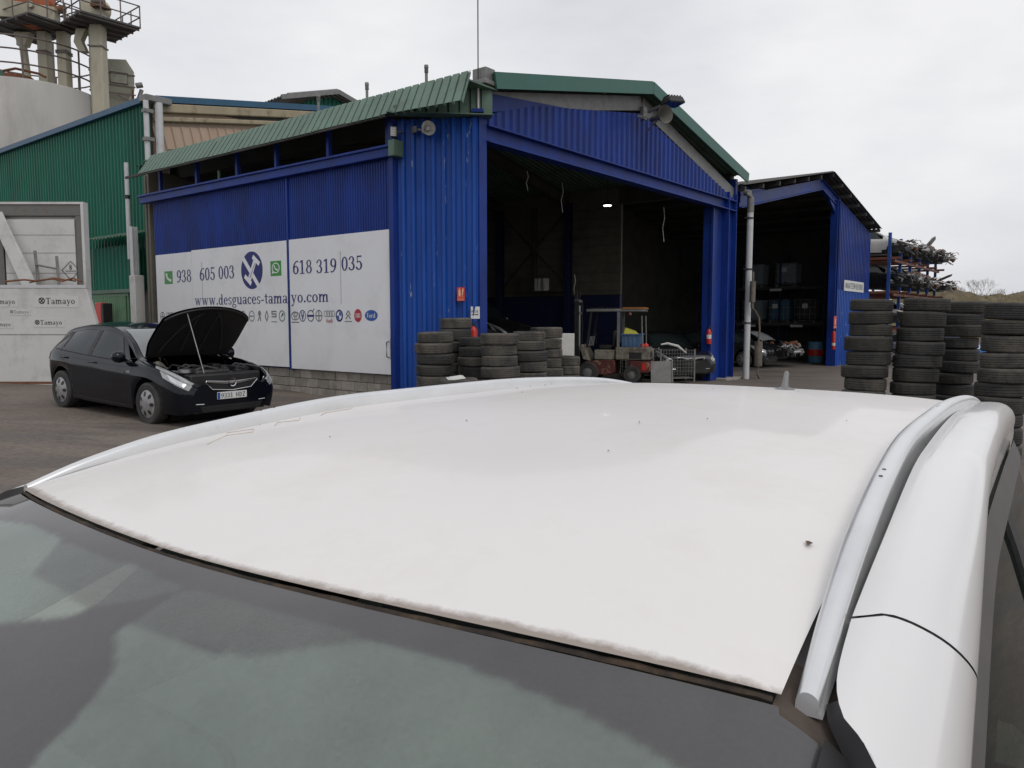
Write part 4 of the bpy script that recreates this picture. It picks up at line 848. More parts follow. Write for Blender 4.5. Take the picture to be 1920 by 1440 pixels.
# ---- the foreground estate car
FX = [2.27, 2.2, 2.0, 1.7, 1.35, .95, .5, .09, -.3, -.7, -1.1, -1.6, -2.0, -2.2, -2.32, -2.45]
FA = [(0, z) for z in (.62, .70, .79, .86, .93, 1.0, 1.29, 1.488, 1.535, 1.555, 1.558, 1.535, 1.497, 1.462, 1.20, 1.0)]
FB = [(.50, .60), (.62, .68), (.68, .76), (.71, .83), (.73, .90), (.70, .985), (.64, 1.255), (.575, 1.442), (.56, 1.505), (.545, 1.53), (.535, 1.529), (.53, 1.512), (.53, 1.478), (.52, 1.44), (.56, 1.18), (.55, .98)]
FC = [(.58, .55), (.72, .62), (.79, .70), (.83, .78), (.84, .86), (.79, .95), (.725, 1.09), (.668, 1.205), (.648, 1.325), (.636, 1.432), (.637, 1.437), (.635, 1.418), (.625, 1.375), (.62, 1.30), (.65, 1.10), (.62, .94)]
FD = [(.64, .50), (.77, .56), (.84, .63), (.87, .71), (.875, .79), (.83, .88), (.80, .93), (.79, .955), (.785, .965), (.785, .97), (.785, .98), (.78, .99), (.76, 1.0), (.75, .99), (.74, .95), (.66, .88)]
FE = [(.66, .44), (.79, .48), (.86, .55), (.89, .63), (.895, .70), (.88, .76), (.875, .79), (.87, .80), (.87, .81), (.87, .82), (.87, .83), (.865, .84), (.84, .84), (.82, .83), (.80, .80), (.70, .76)]
FG = [(.62, .25), (.74, .23), (.82, .22), (.86, .22), (.87, .23), (.86, .23), (.86, .23), (.86, .23), (.86, .23), (.86, .23), (.86, .23), (.86, .24), (.83, .30), (.80, .33), (.76, .35), (.66, .38)]
fg = Loft(FX, [FA, FB, FC, FD, FE, FG], .23, [(1.35, .32), (-1.36, .32)], .385)
CW = mat('white_car_paint', (.78, .757, .737), .45, var=.025, vs=2.5, coat=.2, dirt=(.67, .63, .585), damt=.55, ds=5.0, dlo=.48, dhi=.72)
CWS = mat('white_car_side_paint', (.74, .735, .73), .22, var=.02, vs=2, coat=.5)
ALU = mat('roof_rail_alu', (.74, .75, .755), .3, metal=.6, var=.06, vs=8)
SEAL = mat('weather_strip', (.10, .092, .09), .7, var=.2, vs=6)
GRIME = mat('brown_grime', (.10, .06, .035), .95, var=.4, vs=20, bump=.3, bs=60, dirt=(.22, .15, .09), damt=.7, ds=30)
car = empty('white_estate_car', 'white estate car with silver roof rails filling the foreground, seen across its roof', 'car', (-.277, .8245, gz(0, 1)), R(-124.942))
hb = lambda f: .0925*(1-f*f)-.0015
# roof: paint gets grimy towards the header gap
def roof_mat():
    m = CW.copy(); m.name = 'white_roof_paint'; nt = m.node_tree; N = nt.nodes.new; L = nt.links.new; b = nt.nodes['Principled BSDF']
    tc = N('ShaderNodeTexCoord'); sx = N('ShaderNodeSeparateXYZ'); L(tc.outputs['Object'], sx.inputs[0])
    y2 = N('ShaderNodeMath'); y2.operation = 'MULTIPLY'; L(sx.outputs[1], y2.inputs[0]); L(sx.outputs[1], y2.inputs[1])
    ad = N('ShaderNodeMath'); ad.operation = 'MULTIPLY_ADD'; ad.inputs[1].default_value = .278; L(y2.outputs[0], ad.inputs[0]); L(sx.outputs[0], ad.inputs[2])   # distance behind the bowed header line
    no = N('ShaderNodeTexNoise'); no.inputs['Scale'].default_value = 45; no.inputs['Detail'].default_value = 10; no.inputs['Roughness'].default_value = .75; L(tc.outputs['Object'], no.inputs['Vector'])
    am = N('ShaderNodeMath'); am.operation = 'MULTIPLY_ADD'; am.inputs[1].default_value = .020; L(no.outputs[0], am.inputs[0]); L(ad.outputs[0], am.inputs[2])
    mr = N('ShaderNodeMapRange'); mr.inputs[1].default_value = .0905; mr.inputs[2].default_value = .100; mr.inputs[4].default_value = .75; L(am.outputs[0], mr.inputs[0])
    mx = N('ShaderNodeMix'); mx.data_type = 'RGBA'; mx.inputs[7].default_value = (.16, .10, .06, 1)
    src = b.inputs['Base Color'].links[0].from_socket; L(src, mx.inputs[6]); L(mr.outputs[0], mx.inputs[0])
    # fine specks of grit
    vo = N('ShaderNodeTexVoronoi'); vo.inputs['Scale'].default_value = 26; L(tc.outputs['Object'], vo.inputs['Vector'])
    n4 = N('ShaderNodeTexNoise'); n4.inputs['Scale'].default_value = 5; L(tc.outputs['Object'], n4.inputs['Vector'])
    th = N('ShaderNodeMapRange'); th.inputs[1].default_value = .60; th.inputs[2].default_value = .75; th.inputs[3].default_value = .0; th.inputs[4].default_value = .075; L(n4.outputs[0], th.inputs[0])
    lt = N('ShaderNodeMath'); lt.operation = 'LESS_THAN'; L(vo.outputs['Distance'], lt.inputs[0]); L(th.outputs[0], lt.inputs[1])
    mm = N('ShaderNodeMath'); mm.operation = 'MULTIPLY'; mm.inputs[1].default_value = .55; L(lt.outputs[0], mm.inputs[0])
    m3 = N('ShaderNodeMix'); m3.data_type = 'RGBA'; m3.inputs[7].default_value = (.13, .11, .09, 1); L(mm.outputs[0], m3.inputs[0]); L(mx.outputs[2], m3.inputs[6])
    L(m3.outputs[2], b.inputs['Base Color']); return m
fg.roofpatch(MB(), -2.19, hb, .972, 90, 30).build('roof', roof_mat(), car, ang=60)
SEAMF = lambda f: pchip([0, .08, .2, .36, .76, 1], [-.125, -.145, -.162, -.188, -.285, -.355], f)
def PB(t):
    q = min(1, max(0, (t-1.04)/.07)); q = q*q*(3-2*q); e = min(1, max(0, (t-1.0)/.97))
    return (.003+.006*q)*(1-e**3)+.021*math.sin(math.pi*e)
m = MB(); fg.patch(m, -2.19, lambda f: SEAMF(f)-.003, 1.04, 1.97, 90, 34, off=PB); fg.patch(m, -2.19, -.30, .955, 1.0, 60, 2, off=-.012)
cr = m.build('roof_side', CWS, car, ang=60)
m = MB(); fg.patch(m, -2.19, -.05, .94, 1.20, 60, 6, off=-.009); m.build('rail_ditch', SEAL, car)
# pillar cover and front wing
m = MB(); fg.patch(m, lambda f: SEAMF(f)+.001, .95, lambda x: pchip([-.125, -.05, -.006, .015, .05, .15, .4], [1.04, 1.05, 1.08, 1.15, 1.20, 1.18, 1.05], x), 1.97, 90, 30, off=PB)
T0P = lambda x: pchip([-.125, -.05, -.006, .015, .05, .15, .4], [1.04, 1.05, 1.08, 1.15, 1.20, 1.18, 1.05], x)
m.build('pillar_cover', CWS, car, ang=60)
for s_ in (1, -1):
    mw = MB(); o_ = 0; XW = [-.02+.008*k for k in range(116)]
    for x in XW: mw.v += [tuple(fg.P(x, T0P(x)-.012, s_)+fg.nrm(x, T0P(x), s_)*.0), tuple(fg.P(x, T0P(x), s_)+fg.nrm(x, T0P(x), s_)*PB(T0P(x)))]
    mw.f += [(o_+2*k, o_+2*k+2, o_+2*k+3, o_+2*k+1) for k in range(115)]
    mw.build('pillar_edge_seal', BLACK, car)
for s_ in (1, -1):
    m = MB(); fg.patch(m, -.05, .013, .965, 1.2, 10, 6, off=-.007, sides=(s_,)); m.build('rail_foot_pad', mat('dusty_pad', (.075, .058, .047), .9, var=.3, vs=30), car)
    fg.patch(MB(), lambda f: SEAMF(f)-.012, lambda f: SEAMF(f)+.012, 1.06, 1.96, 4, 20, off=lambda t: PB(t)-.004, sides=(s_,)).build('pillar_seam', mat('joint_grey', (.30, .30, .30), .8, var=.1), car)  # grey strip under the joint paints its soft shadow
m = MB(); fg.patch(m, .95, 2.27, 1.02, 6, 60, 30); fg.patch(m, -2.45, .95, 3.0, 6, 140, 18); fg.patch(m, -2.45, -2.19, 1.0, 3.0, 8, 10); fg.cap(m, 2.27); fg.cap(m, -2.45); m.build('body_side', CWS, car, ang=50)
m = MB(); fg.roofpatch(m, .97, 2.27, 1.0, 30, 12); m.build('bonnet', CWS, car, ang=60); m = MB(); fg.roofpatch(m, -2.45, -2.2, .95, 10, 12); m.build('tailgate', CGLASS, car)
# header gap, drip of grime, foot pads
m = MB(); hp = []
for k in range(-40, 41):
    f = k/40; side = 1 if f >= 0 else -1; x = .0925*(1-f*f)-.0005; hp.append(fg.P(x, abs(f)*.955, side)+Vector((0, 0, -.0064+random.uniform(-.0005, .0005))))
m.tube(hp, [.0028+random.uniform(-.0004, .0004) for _ in hp], 6).build('header_grime', mat('dark_grime', (.04, .03, .024), .95, var=.5, vs=40, dirt=(.14, .09, .05), damt=.7, ds=25), car)
# windscreen with printed frit (vertex mask, also drives the painted cabin light)
def in_poly(p, poly):
    c = False; n = len(poly)
    for i in range(n):
        (x1, y1), (x2, y2) = poly[i], poly[i-1]
        if (y1 > p[1]) != (y2 > p[1]) and p[0] < (x2-x1)*(p[1]-y1)/(y2-y1)+x1: c = not c
    return c
def windscreen():
    LIGHT = [[(.11, -.368), (.106, -.289), (.111, -.214), (.119, -.188), (.134, -.168), (.154, -.154), (.167, -.143), (.178, -.011), (.187, -.01), (.199, -.033), (.222, -.088), (.26, -.2), (.3, -.56), (.12, -.54)],
             [(.30, .125), (.249, .116), (.223, .106), (.208, .091), (.19, .057), (.179, .054), (.176, .069), (.171, .155), (.167, .191), (.159, .214), (.142, .236), (.124, .252), (.114, .271), (.107, .304), (.1, .361), (.097, .414), (.095, .463), (.096, .54), (.14, .58), (.5, .58), (.5, .16)],
             [(.34, -.58), (.34, .15), (.90, .15), (.90, -.58)]]
    DOT = [[(.119, -.188), (.122, .017), (.126, .063), (.154, .031), (.178, -.011), (.167, -.143)], [(.177, .058), (.149, .058), (.126, .063), (.121, .112), (.111, .251), (.109, .284), (.142, .236), (.159, .214), (.167, .191)]]
    m = MB(); nx, nt = 190, 150; o = 0
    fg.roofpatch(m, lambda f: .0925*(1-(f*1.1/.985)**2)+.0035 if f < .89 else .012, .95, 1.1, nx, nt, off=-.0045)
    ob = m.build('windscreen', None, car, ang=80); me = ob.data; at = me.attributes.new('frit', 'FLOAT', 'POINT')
    vals = []
    for x, y, z in m.v:
        if x > .5 and abs(y) < .55: v = 0.0
        else:
            v = 1.0
            for L_ in LIGHT:
                if in_poly((x, y), L_): v = 0.0
            for L_ in DOT:
                if in_poly((x, y), L_): v = 0.55
        vals.append(v)
    W_ = nx+1; sm = vals[:]
    for j in range(1, 2*nt):
        for i in range(1, nx):
            k = j*W_+i; sm[k] = (vals[k]*2+vals[k-1]+vals[k+1]+vals[k-W_]+vals[k+W_])/6
    at.data.foreach_set('value', sm)
    g = bpy.data.materials.new('windscreen_glass'); g.use_nodes = True; nt_ = g.node_tree; nt_.nodes.clear(); N = nt_.nodes.new; L = nt_.links.new
    out = N('ShaderNodeOutputMaterial'); a = N('ShaderNodeAttribute'); a.attribute_name = 'frit'
    tr = N('ShaderNodeBsdfTransparent'); tr.inputs[0].default_value = (.72, .86, .78, 1)
    blk = N('ShaderNodeBsdfDiffuse'); blk.inputs[0].default_value = (.03, .029, .03, 1)
    m1 = N('ShaderNodeMixShader'); L(tr.outputs[0], m1.inputs[1]); L(blk.outputs[0], m1.inputs[2])
    # half-printed zones are a fine dot screen
    tc = N('ShaderNodeTexCoord'); mp = N('ShaderNodeMapping'); mp.inputs['Rotation'].default_value = (0, 0, R(45)); L(tc.outputs['Object'], mp.inputs[0])
    vo = N('ShaderNodeTexVoronoi'); vo.inputs['Scale'].default_value = 330; vo.inputs['Randomness'].default_value = 0; L(mp.outputs[0], vo.inputs['Vector'])
    ad = N('ShaderNodeMath'); ad.operation = 'MULTIPLY_ADD'; ad.inputs[1].default_value = -.5; ad.inputs[2].default_value = .2; L(vo.outputs['Distance'], ad.inputs[0])
    s1 = N('ShaderNodeMath'); s1.operation = 'ADD'; s1.use_clamp = True; L(a.outputs['Fac'], s1.inputs[0]); 
    fm = N('ShaderNodeMath'); fm.operation = 'PINGPONG'; fm.inputs[1].default_value = .5; L(a.outputs['Fac'], fm.inputs[0]); mu = N('ShaderNodeMath'); mu.operation = 'MULTIPLY'; L(fm.outputs[0], mu.inputs[0]); L(ad.outputs[0], mu.inputs[1]); L(mu.outputs[0], s1.inputs[1])
    L(s1.outputs[0], m1.inputs[0])
    gl = N('ShaderNodeBsdfGlossy'); gl.inputs['Roughness'].default_value = .04; fr = N('ShaderNodeFresnel'); fr.inputs[0].default_value = 1.5
    m2 = N('ShaderNodeMixShader'); L(fr.outputs[0], m2.inputs[0]); L(m1.outputs[0], m2.inputs[1]); L(gl.outputs[0], m2.inputs[2])
    du = N('ShaderNodeBsdfDiffuse'); dm = N('ShaderNodeMix'); dm.data_type = 'RGBA'; dm.inputs[6].default_value = (.62, .72, .66, 1); dm.inputs[7].default_value = (.40, .39, .395, 1); L(a.outputs['Fac'], dm.inputs[0]); L(dm.outputs[2], du.inputs[0])  # clear zones get a paler, greener film: cabin light painted into the glass
    n1 = N('ShaderNodeTexNoise'); n1.inputs['Scale'].default_value = 4; n1.inputs['Detail'].default_value = 9; n1.inputs['Roughness'].default_value = .65; L(tc.outputs['Object'], n1.inputs['Vector'])
    n2 = N('ShaderNodeTexNoise'); n2.inputs['Scale'].default_value = 260; n2.inputs['Detail'].default_value = 3; L(tc.outputs['Object'], n2.inputs['Vector'])
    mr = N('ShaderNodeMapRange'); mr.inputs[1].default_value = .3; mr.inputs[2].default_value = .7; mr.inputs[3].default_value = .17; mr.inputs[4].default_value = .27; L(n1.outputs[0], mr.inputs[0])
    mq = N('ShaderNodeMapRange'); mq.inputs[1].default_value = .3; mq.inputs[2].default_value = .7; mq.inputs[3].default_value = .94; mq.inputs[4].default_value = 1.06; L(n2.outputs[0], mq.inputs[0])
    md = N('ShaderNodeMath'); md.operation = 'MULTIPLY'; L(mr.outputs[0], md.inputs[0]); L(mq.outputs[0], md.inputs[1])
    m3 = N('ShaderNodeMixShader'); fa = N('ShaderNodeMath'); fa.operation = 'MULTIPLY_ADD'; fa.inputs[1].default_value = -.40; fa.inputs[2].default_value = 1.12; L(a.outputs['Fac'], fa.inputs[0]); mf = N('ShaderNodeMath'); mf.operation = 'MULTIPLY'; L(md.outputs[0], mf.inputs[0]); L(fa.outputs[0], mf.inputs[1]); L(mf.outputs[0], m3.inputs[0]); L(m2.outputs[0], m3.inputs[1]); L(du.outputs[0], m3.inputs[2]); L(m3.outputs[0], out.inputs[0])  # film also denser over clear glass, to paint it brighter
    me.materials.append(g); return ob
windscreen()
for s_ in (1, -1): fg.patch(MB(), .010, .93, 1.07, 1.42, 40, 6, off=.001, sides=(s_,)).build('windscreen_seal', BLACK, car)
# side glass, seals, pillars
CABG = glass_mat('side_glass', (.12, .18, .15), (.16, .2, .18), .05, .02); CABG.node_tree.nodes['Fresnel'].inputs[0].default_value = 1.45
for s_ in (1, -1):
    m = MB(); fg.patch(m, lambda f: -.98-.0*f, lambda f: -.25+.62*f, 2.08, 2.98, 30, 6, off=-.006, sides=(s_,)); gf = m.build('front_side_glass', CABG, car)
    m = MB(); fg.patch(m, lambda f: -2.05-.03*f, -1.06, 2.08, 2.98, 30, 6, off=-.006, sides=(s_,)); m.build('rear_side_glass', CABG, car)
m = MB(); fg.patch(m, -2.19, lambda f: -.22+.12*f, 1.96, 2.10, 70, 4, off=.009); fg.patch(m, lambda f: -.262, .93, 1.96, 2.10, 40, 4, off=.009); m.build('door_top_seal', SEAL, car)
for s_ in (1, -1): fg.patch(MB(), -1.06, -.98, 2.0, 3.0, 3, 8, off=.001, sides=(s_,)).build('door_pillar', BLACK, car)
m = MB(); fg.patch(m, -2.19, .95, 2.97, 3.04, 60, 2, off=.004); m.build('belt_trim', BLACK, car)
# roof rails
def rail(side):
    m = MB(); XS = [.012-.0*k for k in (0,)]+[-.03, -.06, -.10, -.16, -.22, -.3, -.4, -.52, -.66, -.82, -1.0, -1.2, -1.4, -1.6, -1.75, -1.88, -1.98, -2.06, -2.12, -2.15]
    XS = [-.008-.022*k for k in range(97)]+[-2.13, -2.145, -2.15]; n = len(XS); o = 0; secs = []
    for i, x in enumerate(XS):
        xx = min(x, -.0) if x > 0 else x
        base = fg.P(x, 1.02, side); y = pchip([-2.2, -1.25, -.85, -.45, -.15, .02], [.538, .533, .534, .549, .567, .578], x)
        h = pchip([-2.15, -2.0, -1.7, -1.2, -.6, -.25, -.1, .015], [.004, .017, .026, .030, .030, .028, .019, .003], x); wd = pchip([-2.15, -1.5, -.3, .015], [.012, .0135, .0115, .0075], x)
        zb = fg.P(x, 1.02, side).z-.008; zt = zb+.008+h
        pr = [(-wd, zb), (-wd*1.02, zt-.010), (-wd*.97, zt-.005), (-wd*.8, zt-.0015), (-wd*.4, zt+.0012), (0, zt+.0018), (wd*.45, zt+.001), (wd*.8, zt-.001), (wd*.98, zt-.004), (wd*1.03, zt-.008), (wd*.8, zt-.016 if h > .02 else zb+.003), (wd*.75, zb+.006), (wd*1.3, zb)]
        secs.append([(x, side*(y+a), b) for a, b in pr])
    k = len(secs[0]); vs = [p for q in secs for p in q]; fs = []
    for i in range(n-1):
        for j in range(k): fs.append((i*k+j, i*k+(j+1) % k, (i+1)*k+(j+1) % k, (i+1)*k+j))
    fs += [tuple(range(k)), tuple((n-1)*k+j for j in reversed(range(k)))]
    if side < 0: fs = [f[::-1] for f in fs]
    m.add(vs, fs); r = m.build('roof_rail', ALU, car, ang=58)
    for x in (-.42, -.45, -1.1, -1.13, -1.62): 
        y = pchip([-2.2, -1.25, -.85, -.45, -.15, .02], [.538, .533, .534, .549, .567, .578], x); MB().lathe([(0, .0012), (.002, .001), (.0025, 0)], 8, (x, side*(y-.0), fg.P(x, 1.02, side).z+.031)).build('rail_screw', BLACK, r)
    return r
rail(1); rail(-1)
HORNG = mat('antenna_grey', (.20, .20, .20), .5, var=.1, vs=9)
an = fg.P(-1.53, .24, 1)
MB().lathe([(.032, 0), (.025, .005), (.012, .010), (0, .011)], 18, (an.x, an.y, an.z-.003)).tube([(an.x, an.y, an.z), (an.x-.008, an.y, an.z+.022), (an.x-.018, an.y, an.z+.044), (an.x-.020, an.y, an.z+.047)], [.011, .0075, .006, .003], 10).build('antenna_fin', HORNG, car)
# dry leaf bits and the finger scribble in the dust
for (x, y, s_) in ((-.226, .50, .008), (-.62, .15, .004), (-.95, -.28, .0035), (-.72, .22, .003), (-1.25, .05, .004), (-.5, -.1, .0035), (-1.4, .2, .004), (-.9, .4, .004), (-.4, .2, .003), (-.3, -.2, .003), (-1.1, -.4, .005), (-1.3, -.45, .006), (-1.2, -.43, .004)):
    p = fg.P(x, y/.56, 1) if y > 0 else fg.P(x, -y/.56, -1)
    tag_ = MB().add([(p.x-s_, p.y-s_*.3, p.z+.002), (p.x, p.y-s_*.5, p.z+.004), (p.x+s_, p.y, p.z+.002), (p.x, p.y+s_*.4, p.z+.003)], [(0, 1, 2, 3)]).build('grit_speck', GRIME, car)
SCR = mat('dust_scribble', (.52, .45, .39), .8, var=.2, vs=20)
for pth in ([(-.20, -.36), (-.27, -.41), (-.30, -.38), (-.33, -.42), (-.30, -.46)], [(-.36, -.40), (-.40, -.45), (-.42, -.41), (-.46, -.46)], [(-.48, -.42), (-.52, -.46), (-.58, -.45), (-.62, -.50)]):
    MB().tube([fg.P(x, -y/.56, -1)+Vector((0, 0, .0006)) for x, y in pth], .0007, 4).build('dust_scribble', SCR, car)
# cabin
TRIM = mat('cabin_trim', (.17, .175, .17), .8, var=.2, vs=4); HEADL = mat('headliner', (.30, .30, .285), .9, var=.06, vs=4); SEATM = mat('seat_fabric', (.16, .165, .165), .9, var=.2, vs=9)
MB().add([(.95, -.66, .93), (.95, .66, .93), (.30, .66, .90), (.30, -.66, .90), (.25, -.66, .62), (.25, .66, .62)], [(0, 1, 2, 3), (3, 2, 5, 4)]).build('dashboard', TRIM, car)
m = MB(); fg.roofpatch(m, -2.1, -.02, .9, 20, 8, off=-.035); m.build('headliner', HEADL, car)
MB().box(-2.2, -.78, .3, .9, .78, .36).build('cabin_floor', BLACK, car)
for y in (-.36, .36):
    for x in (-.55, -1.4):
        sg = MB().box(x-.05, y-.26, .36, x+.5, y+.26, .56).build('seat', SEATM, car, bevel=.05)
        MB().add([(x+.02, y-.25, .5), (x+.02, y+.25, .5), (x-.22, y+.23, 1.12), (x-.22, y-.23, 1.12), (x-.12, y-.25, .5), (x-.12, y+.25, .5), (x-.32, y+.2, 1.1), (x-.32, y-.2, 1.1)], [(0, 1, 2, 3), (5, 4, 7, 6), (0, 3, 7, 4), (1, 5, 6, 2), (3, 2, 6, 7), (0, 4, 5, 1)]).build('seat_back', SEATM, sg, bevel=.04)
        MB().box(x-.32, y-.12, 1.13, x-.22, y+.12, 1.30).build('headrest', SEATM, sg, bevel=.04)
MB().lathe([(.17, -.012), (.19, 0), (.17, .012), (.155, 0), (.17, -.012)], 28, (.2, .36, .88), axis='x').build('steering_wheel', BLACK, car)
MB().box(.17, -.03, 1.33, .21, .21, 1.40).build('rear_view_mirror', BLACK, car, bevel=.02)
underbody(car, fg, -2.3, 2.1, (1.35, -1.36), .32, .76)
for x in (1.35, -1.36):
    for s_ in (1, -1): wheel(car, x, s_*.76, .32, .32, .2, 7, RIM, s_)
for s_ in (1, -1):
    m = MB(); fg.patch(m, 1.75, 2.2, 1.3, 2.8, 10, 6, off=.004, sides=(s_,)); m.build('headlight', LAMP, car)
    MB().box(.52, s_*.86, .93, .70, s_*1.0, 1.06).build('door_mirror', CWS, car, bevel=.04)
MB().box(2.268, -.5, .45, 2.28, .5, .62).build('grille', BLACK, car)

# ---- generic hatchback: the dark car with its bonnet up, plus simpler copies for the yard
KN = .905
HX = [.93*KN, .88*KN, .75*KN, .45*KN, 0, -.38, -.75, -1.15, -1.6, -2.1, -2.6, -2.98, -3.22, -3.36]
HA = [(0, z) for z in (.66, .74, .82, .90, .98, 1.03, 1.26, 1.43, 1.50, 1.505, 1.46, 1.385, 1.08, .95)]
HB = [(.52, .64), (.64, .71), (.70, .78), (.75, .86), (.77, .94), (.70, .995), (.63, 1.23), (.57, 1.395), (.55, 1.46), (.54, 1.455), (.53, 1.41), (.52, 1.335), (.58, 1.06), (.52, .94)]
HC = [(.58, .59), (.72, .66), (.79, .72), (.825, .81), (.83, .90), (.79, .965), (.70, 1.15), (.645, 1.325), (.62, 1.39), (.61, 1.385), (.61, 1.335), (.63, 1.23), (.70, 1.0), (.60, .9)]
HD = [(.63, .54), (.77, .60), (.84, .66), (.87, .75), (.88, .85), (.865, .91), (.85, .93), (.85, .94), (.855, .955), (.855, .975), (.85, 1.0), (.83, 1.015), (.78, .94), (.64, .85)]
HE = [(.65, .46), (.80, .51), (.87, .56), (.90, .65), (.91, .74), (.905, .76), (.90, .775), (.90, .785), (.90, .80), (.905, .82), (.91, .84), (.89, .84), (.82, .80), (.68, .74)]
HG = [(.60, .25), (.74, .22), (.82, .21), (.87, .22), (.88, .23), (.875, .22), (.87, .21), (.87, .21), (.87, .21), (.875, .22), (.88, .24), (.85, .3), (.78, .35), (.66, .38)]
def hatch(scale_z=1.0, scale_l=1.0):
    f = lambda r: [(y, (z if z < .4 else .4+(z-.4)*scale_z)) for y, z in r]
    return Loft([x*scale_l for x in HX], [f(HA), f(HB), f(HC), f(HD), f(HE), f(HG)], .22, [(0, .33), (-2.685*scale_l, .33)], .40)
def car_common(root, L, paint, glass, l=1.0, wheels=True, side_detail=True):
    m = MB(); L.patch(m, -.38*l, .93*KN*l, 1.0, 6, 60, 26); L.patch(m, -3.36*l, -.38*l, 2.95, 6, 110, 16); L.cap(m, .93*KN*l, 0); L.cap(m, -3.36*l, 0); m.build('body_side', paint, root, ang=50)
    m = MB(); L.roofpatch(m, -3.05*l, lambda f: (-1.15+.09*(1-f*f)-.06)*l, 1.0, 36, 12); L.patch(m, -3.05*l, lambda f: (-1.22+.45*f)*l, 1.0, 2.05, 40, 8); L.patch(m, -1.22*l, -.38*l, 1.0, 2.05, 24, 6); L.patch(m, -3.36*l, -2.98*l, 1.0, 3.0, 12, 10); m.build('roof', paint, root, ang=50)
    m = MB(); L.roofpatch(m, lambda f: (-1.14+.09*(1-f*f)-.05)*l, -.40*l, .97, 24, 12); m.build('windscreen', glass[1], root, ang=60)
    m = MB(); L.roofpatch(m, -3.35*l, -3.03*l, .95, 14, 12, off=.002); m.build('rear_window', glass[0], root, ang=60)
    for s_ in (1, -1):
        m = MB(); L.patch(m, lambda f: -1.72*l, lambda f: (-1.06+.40*f)*l, 2.05, 2.95, 26, 8, off=-.004, sides=(s_,)); m.build('front_window', glass[0], root)
        m = MB(); L.patch(m, lambda f: (-1.02+.40*f)*l, lambda f: (-.86+.48*f)*l, 2.05, 2.95, 8, 8, off=-.004, sides=(s_,)); m.build('vent_window', glass[0], root)
        m = MB(); L.patch(m, lambda f: (-1.06+.40*f)*l, lambda f: (-1.02+.40*f)*l, 2.05, 2.95, 2, 8, off=.001, sides=(s_,)); m.build('window_divider', BLACK, root)
    for s_ in (1, -1):
        m = MB(); L.patch(m, lambda f: (-2.66-.04*f)*l, -1.84*l, 2.05, 2.95, 20, 8, off=-.004, sides=(s_,)); m.build('rear_door_window', glass[0], root)
        m = MB(); L.patch(m, lambda f: (-2.86-.20*f)*l, -2.73*l, 2.05, 2.95, 10, 8, off=-.004, sides=(s_,)); m.build('quarter_window', glass[0], root)
    m = MB(); L.patch(m, -1.84*l, -1.72*l, 2.0, 2.98, 3, 8); L.patch(m, lambda f: (-2.73)*l, lambda f: (-2.66-.04*f)*l, 2.0, 2.98, 3, 8); m.build('window_pillar', BLACK, root)
    m = MB(); L.patch(m, lambda f: -3.06*l, lambda f: (-2.86-.20*f)*l, 2.0, 2.98, 6, 8); m.build('rear_pillar', paint, root)
    if side_detail:
        m = MB(); L.seam(m, [(-.62*l, 3.0), (-.60*l, 4), (-.60*l, 5.6)], .005); L.seam(m, [(-1.78*l, 2.95), (-1.78*l, 4.2), (-1.78*l, 5.8)], .005); L.seam(m, [(-2.70*l, 3.0), (-2.64*l, 3.6), (-2.38*l, 4.3), (-2.28*l, 5.2)], .005); L.seam(m, [(-.6*l, 5.85), (-2.26*l, 5.85)], .005)
        L.seam(m, [(-.42*l, 1.5), (-.55*l, 2.6), (-.6*l, 3.1)], .004); m.build('door_seam', BLACK, root)
        m = MB(); L.seam(m, [(x*l, 2.99) for x in (-.5, -1, -1.5, -2, -2.5, -2.9)], .010, off=.002); m.build('belt_moulding', BLACK, root)
        for s_ in (1, -1):
            for x in (-1.58, -2.50):
                p = L.P(x*l, 3.55, s_); MB().tube([p+Vector((.1, s_*.0, 0)), p+Vector((.07, s_*.035, .004)), p+Vector((-.07, s_*.035, .004)), p+Vector((-.1, 0, 0))], .013, 8).build('door_handle', paint, root)
            p = L.P(-.68*l, 2.9, s_); MB().add([], []).lathe([(0, -.09), (.05, -.085), (.085, -.04), (.095, .02), (.085, .08), (.0, .1)], 14, (p.x+.03, p.y+s_*.13, p.z+.06), axis='y').bar((p.x, p.y, p.z), (p.x+.03, p.y+s_*.08, p.z+.03), .06, .04).build('door_mirror', paint, root, ang=60)
            m = MB(); L.patch(m, -3.33*l, -3.12*l, 2.9, 3.9, 8, 6, off=.006, sides=(s_,)); m.build('tail_light', REDLAMP, root)
            p = L.P(-.50*l, 3.9, s_); MB().box(p.x-.05, p.y-.004, p.z-.014, p.x+.05, p.y+.006, p.z+.014).build('side_repeater', LAMP, root)
    if wheels:
        underbody(root, L, -3.3*l, .8*l, (0, -2.685*l), .33, .77)
        for x in (0, -2.685*l):
            for s_ in (1, -1): wheel(root, x, s_*.79, .325, .325, .205, 7, RIM, s_)
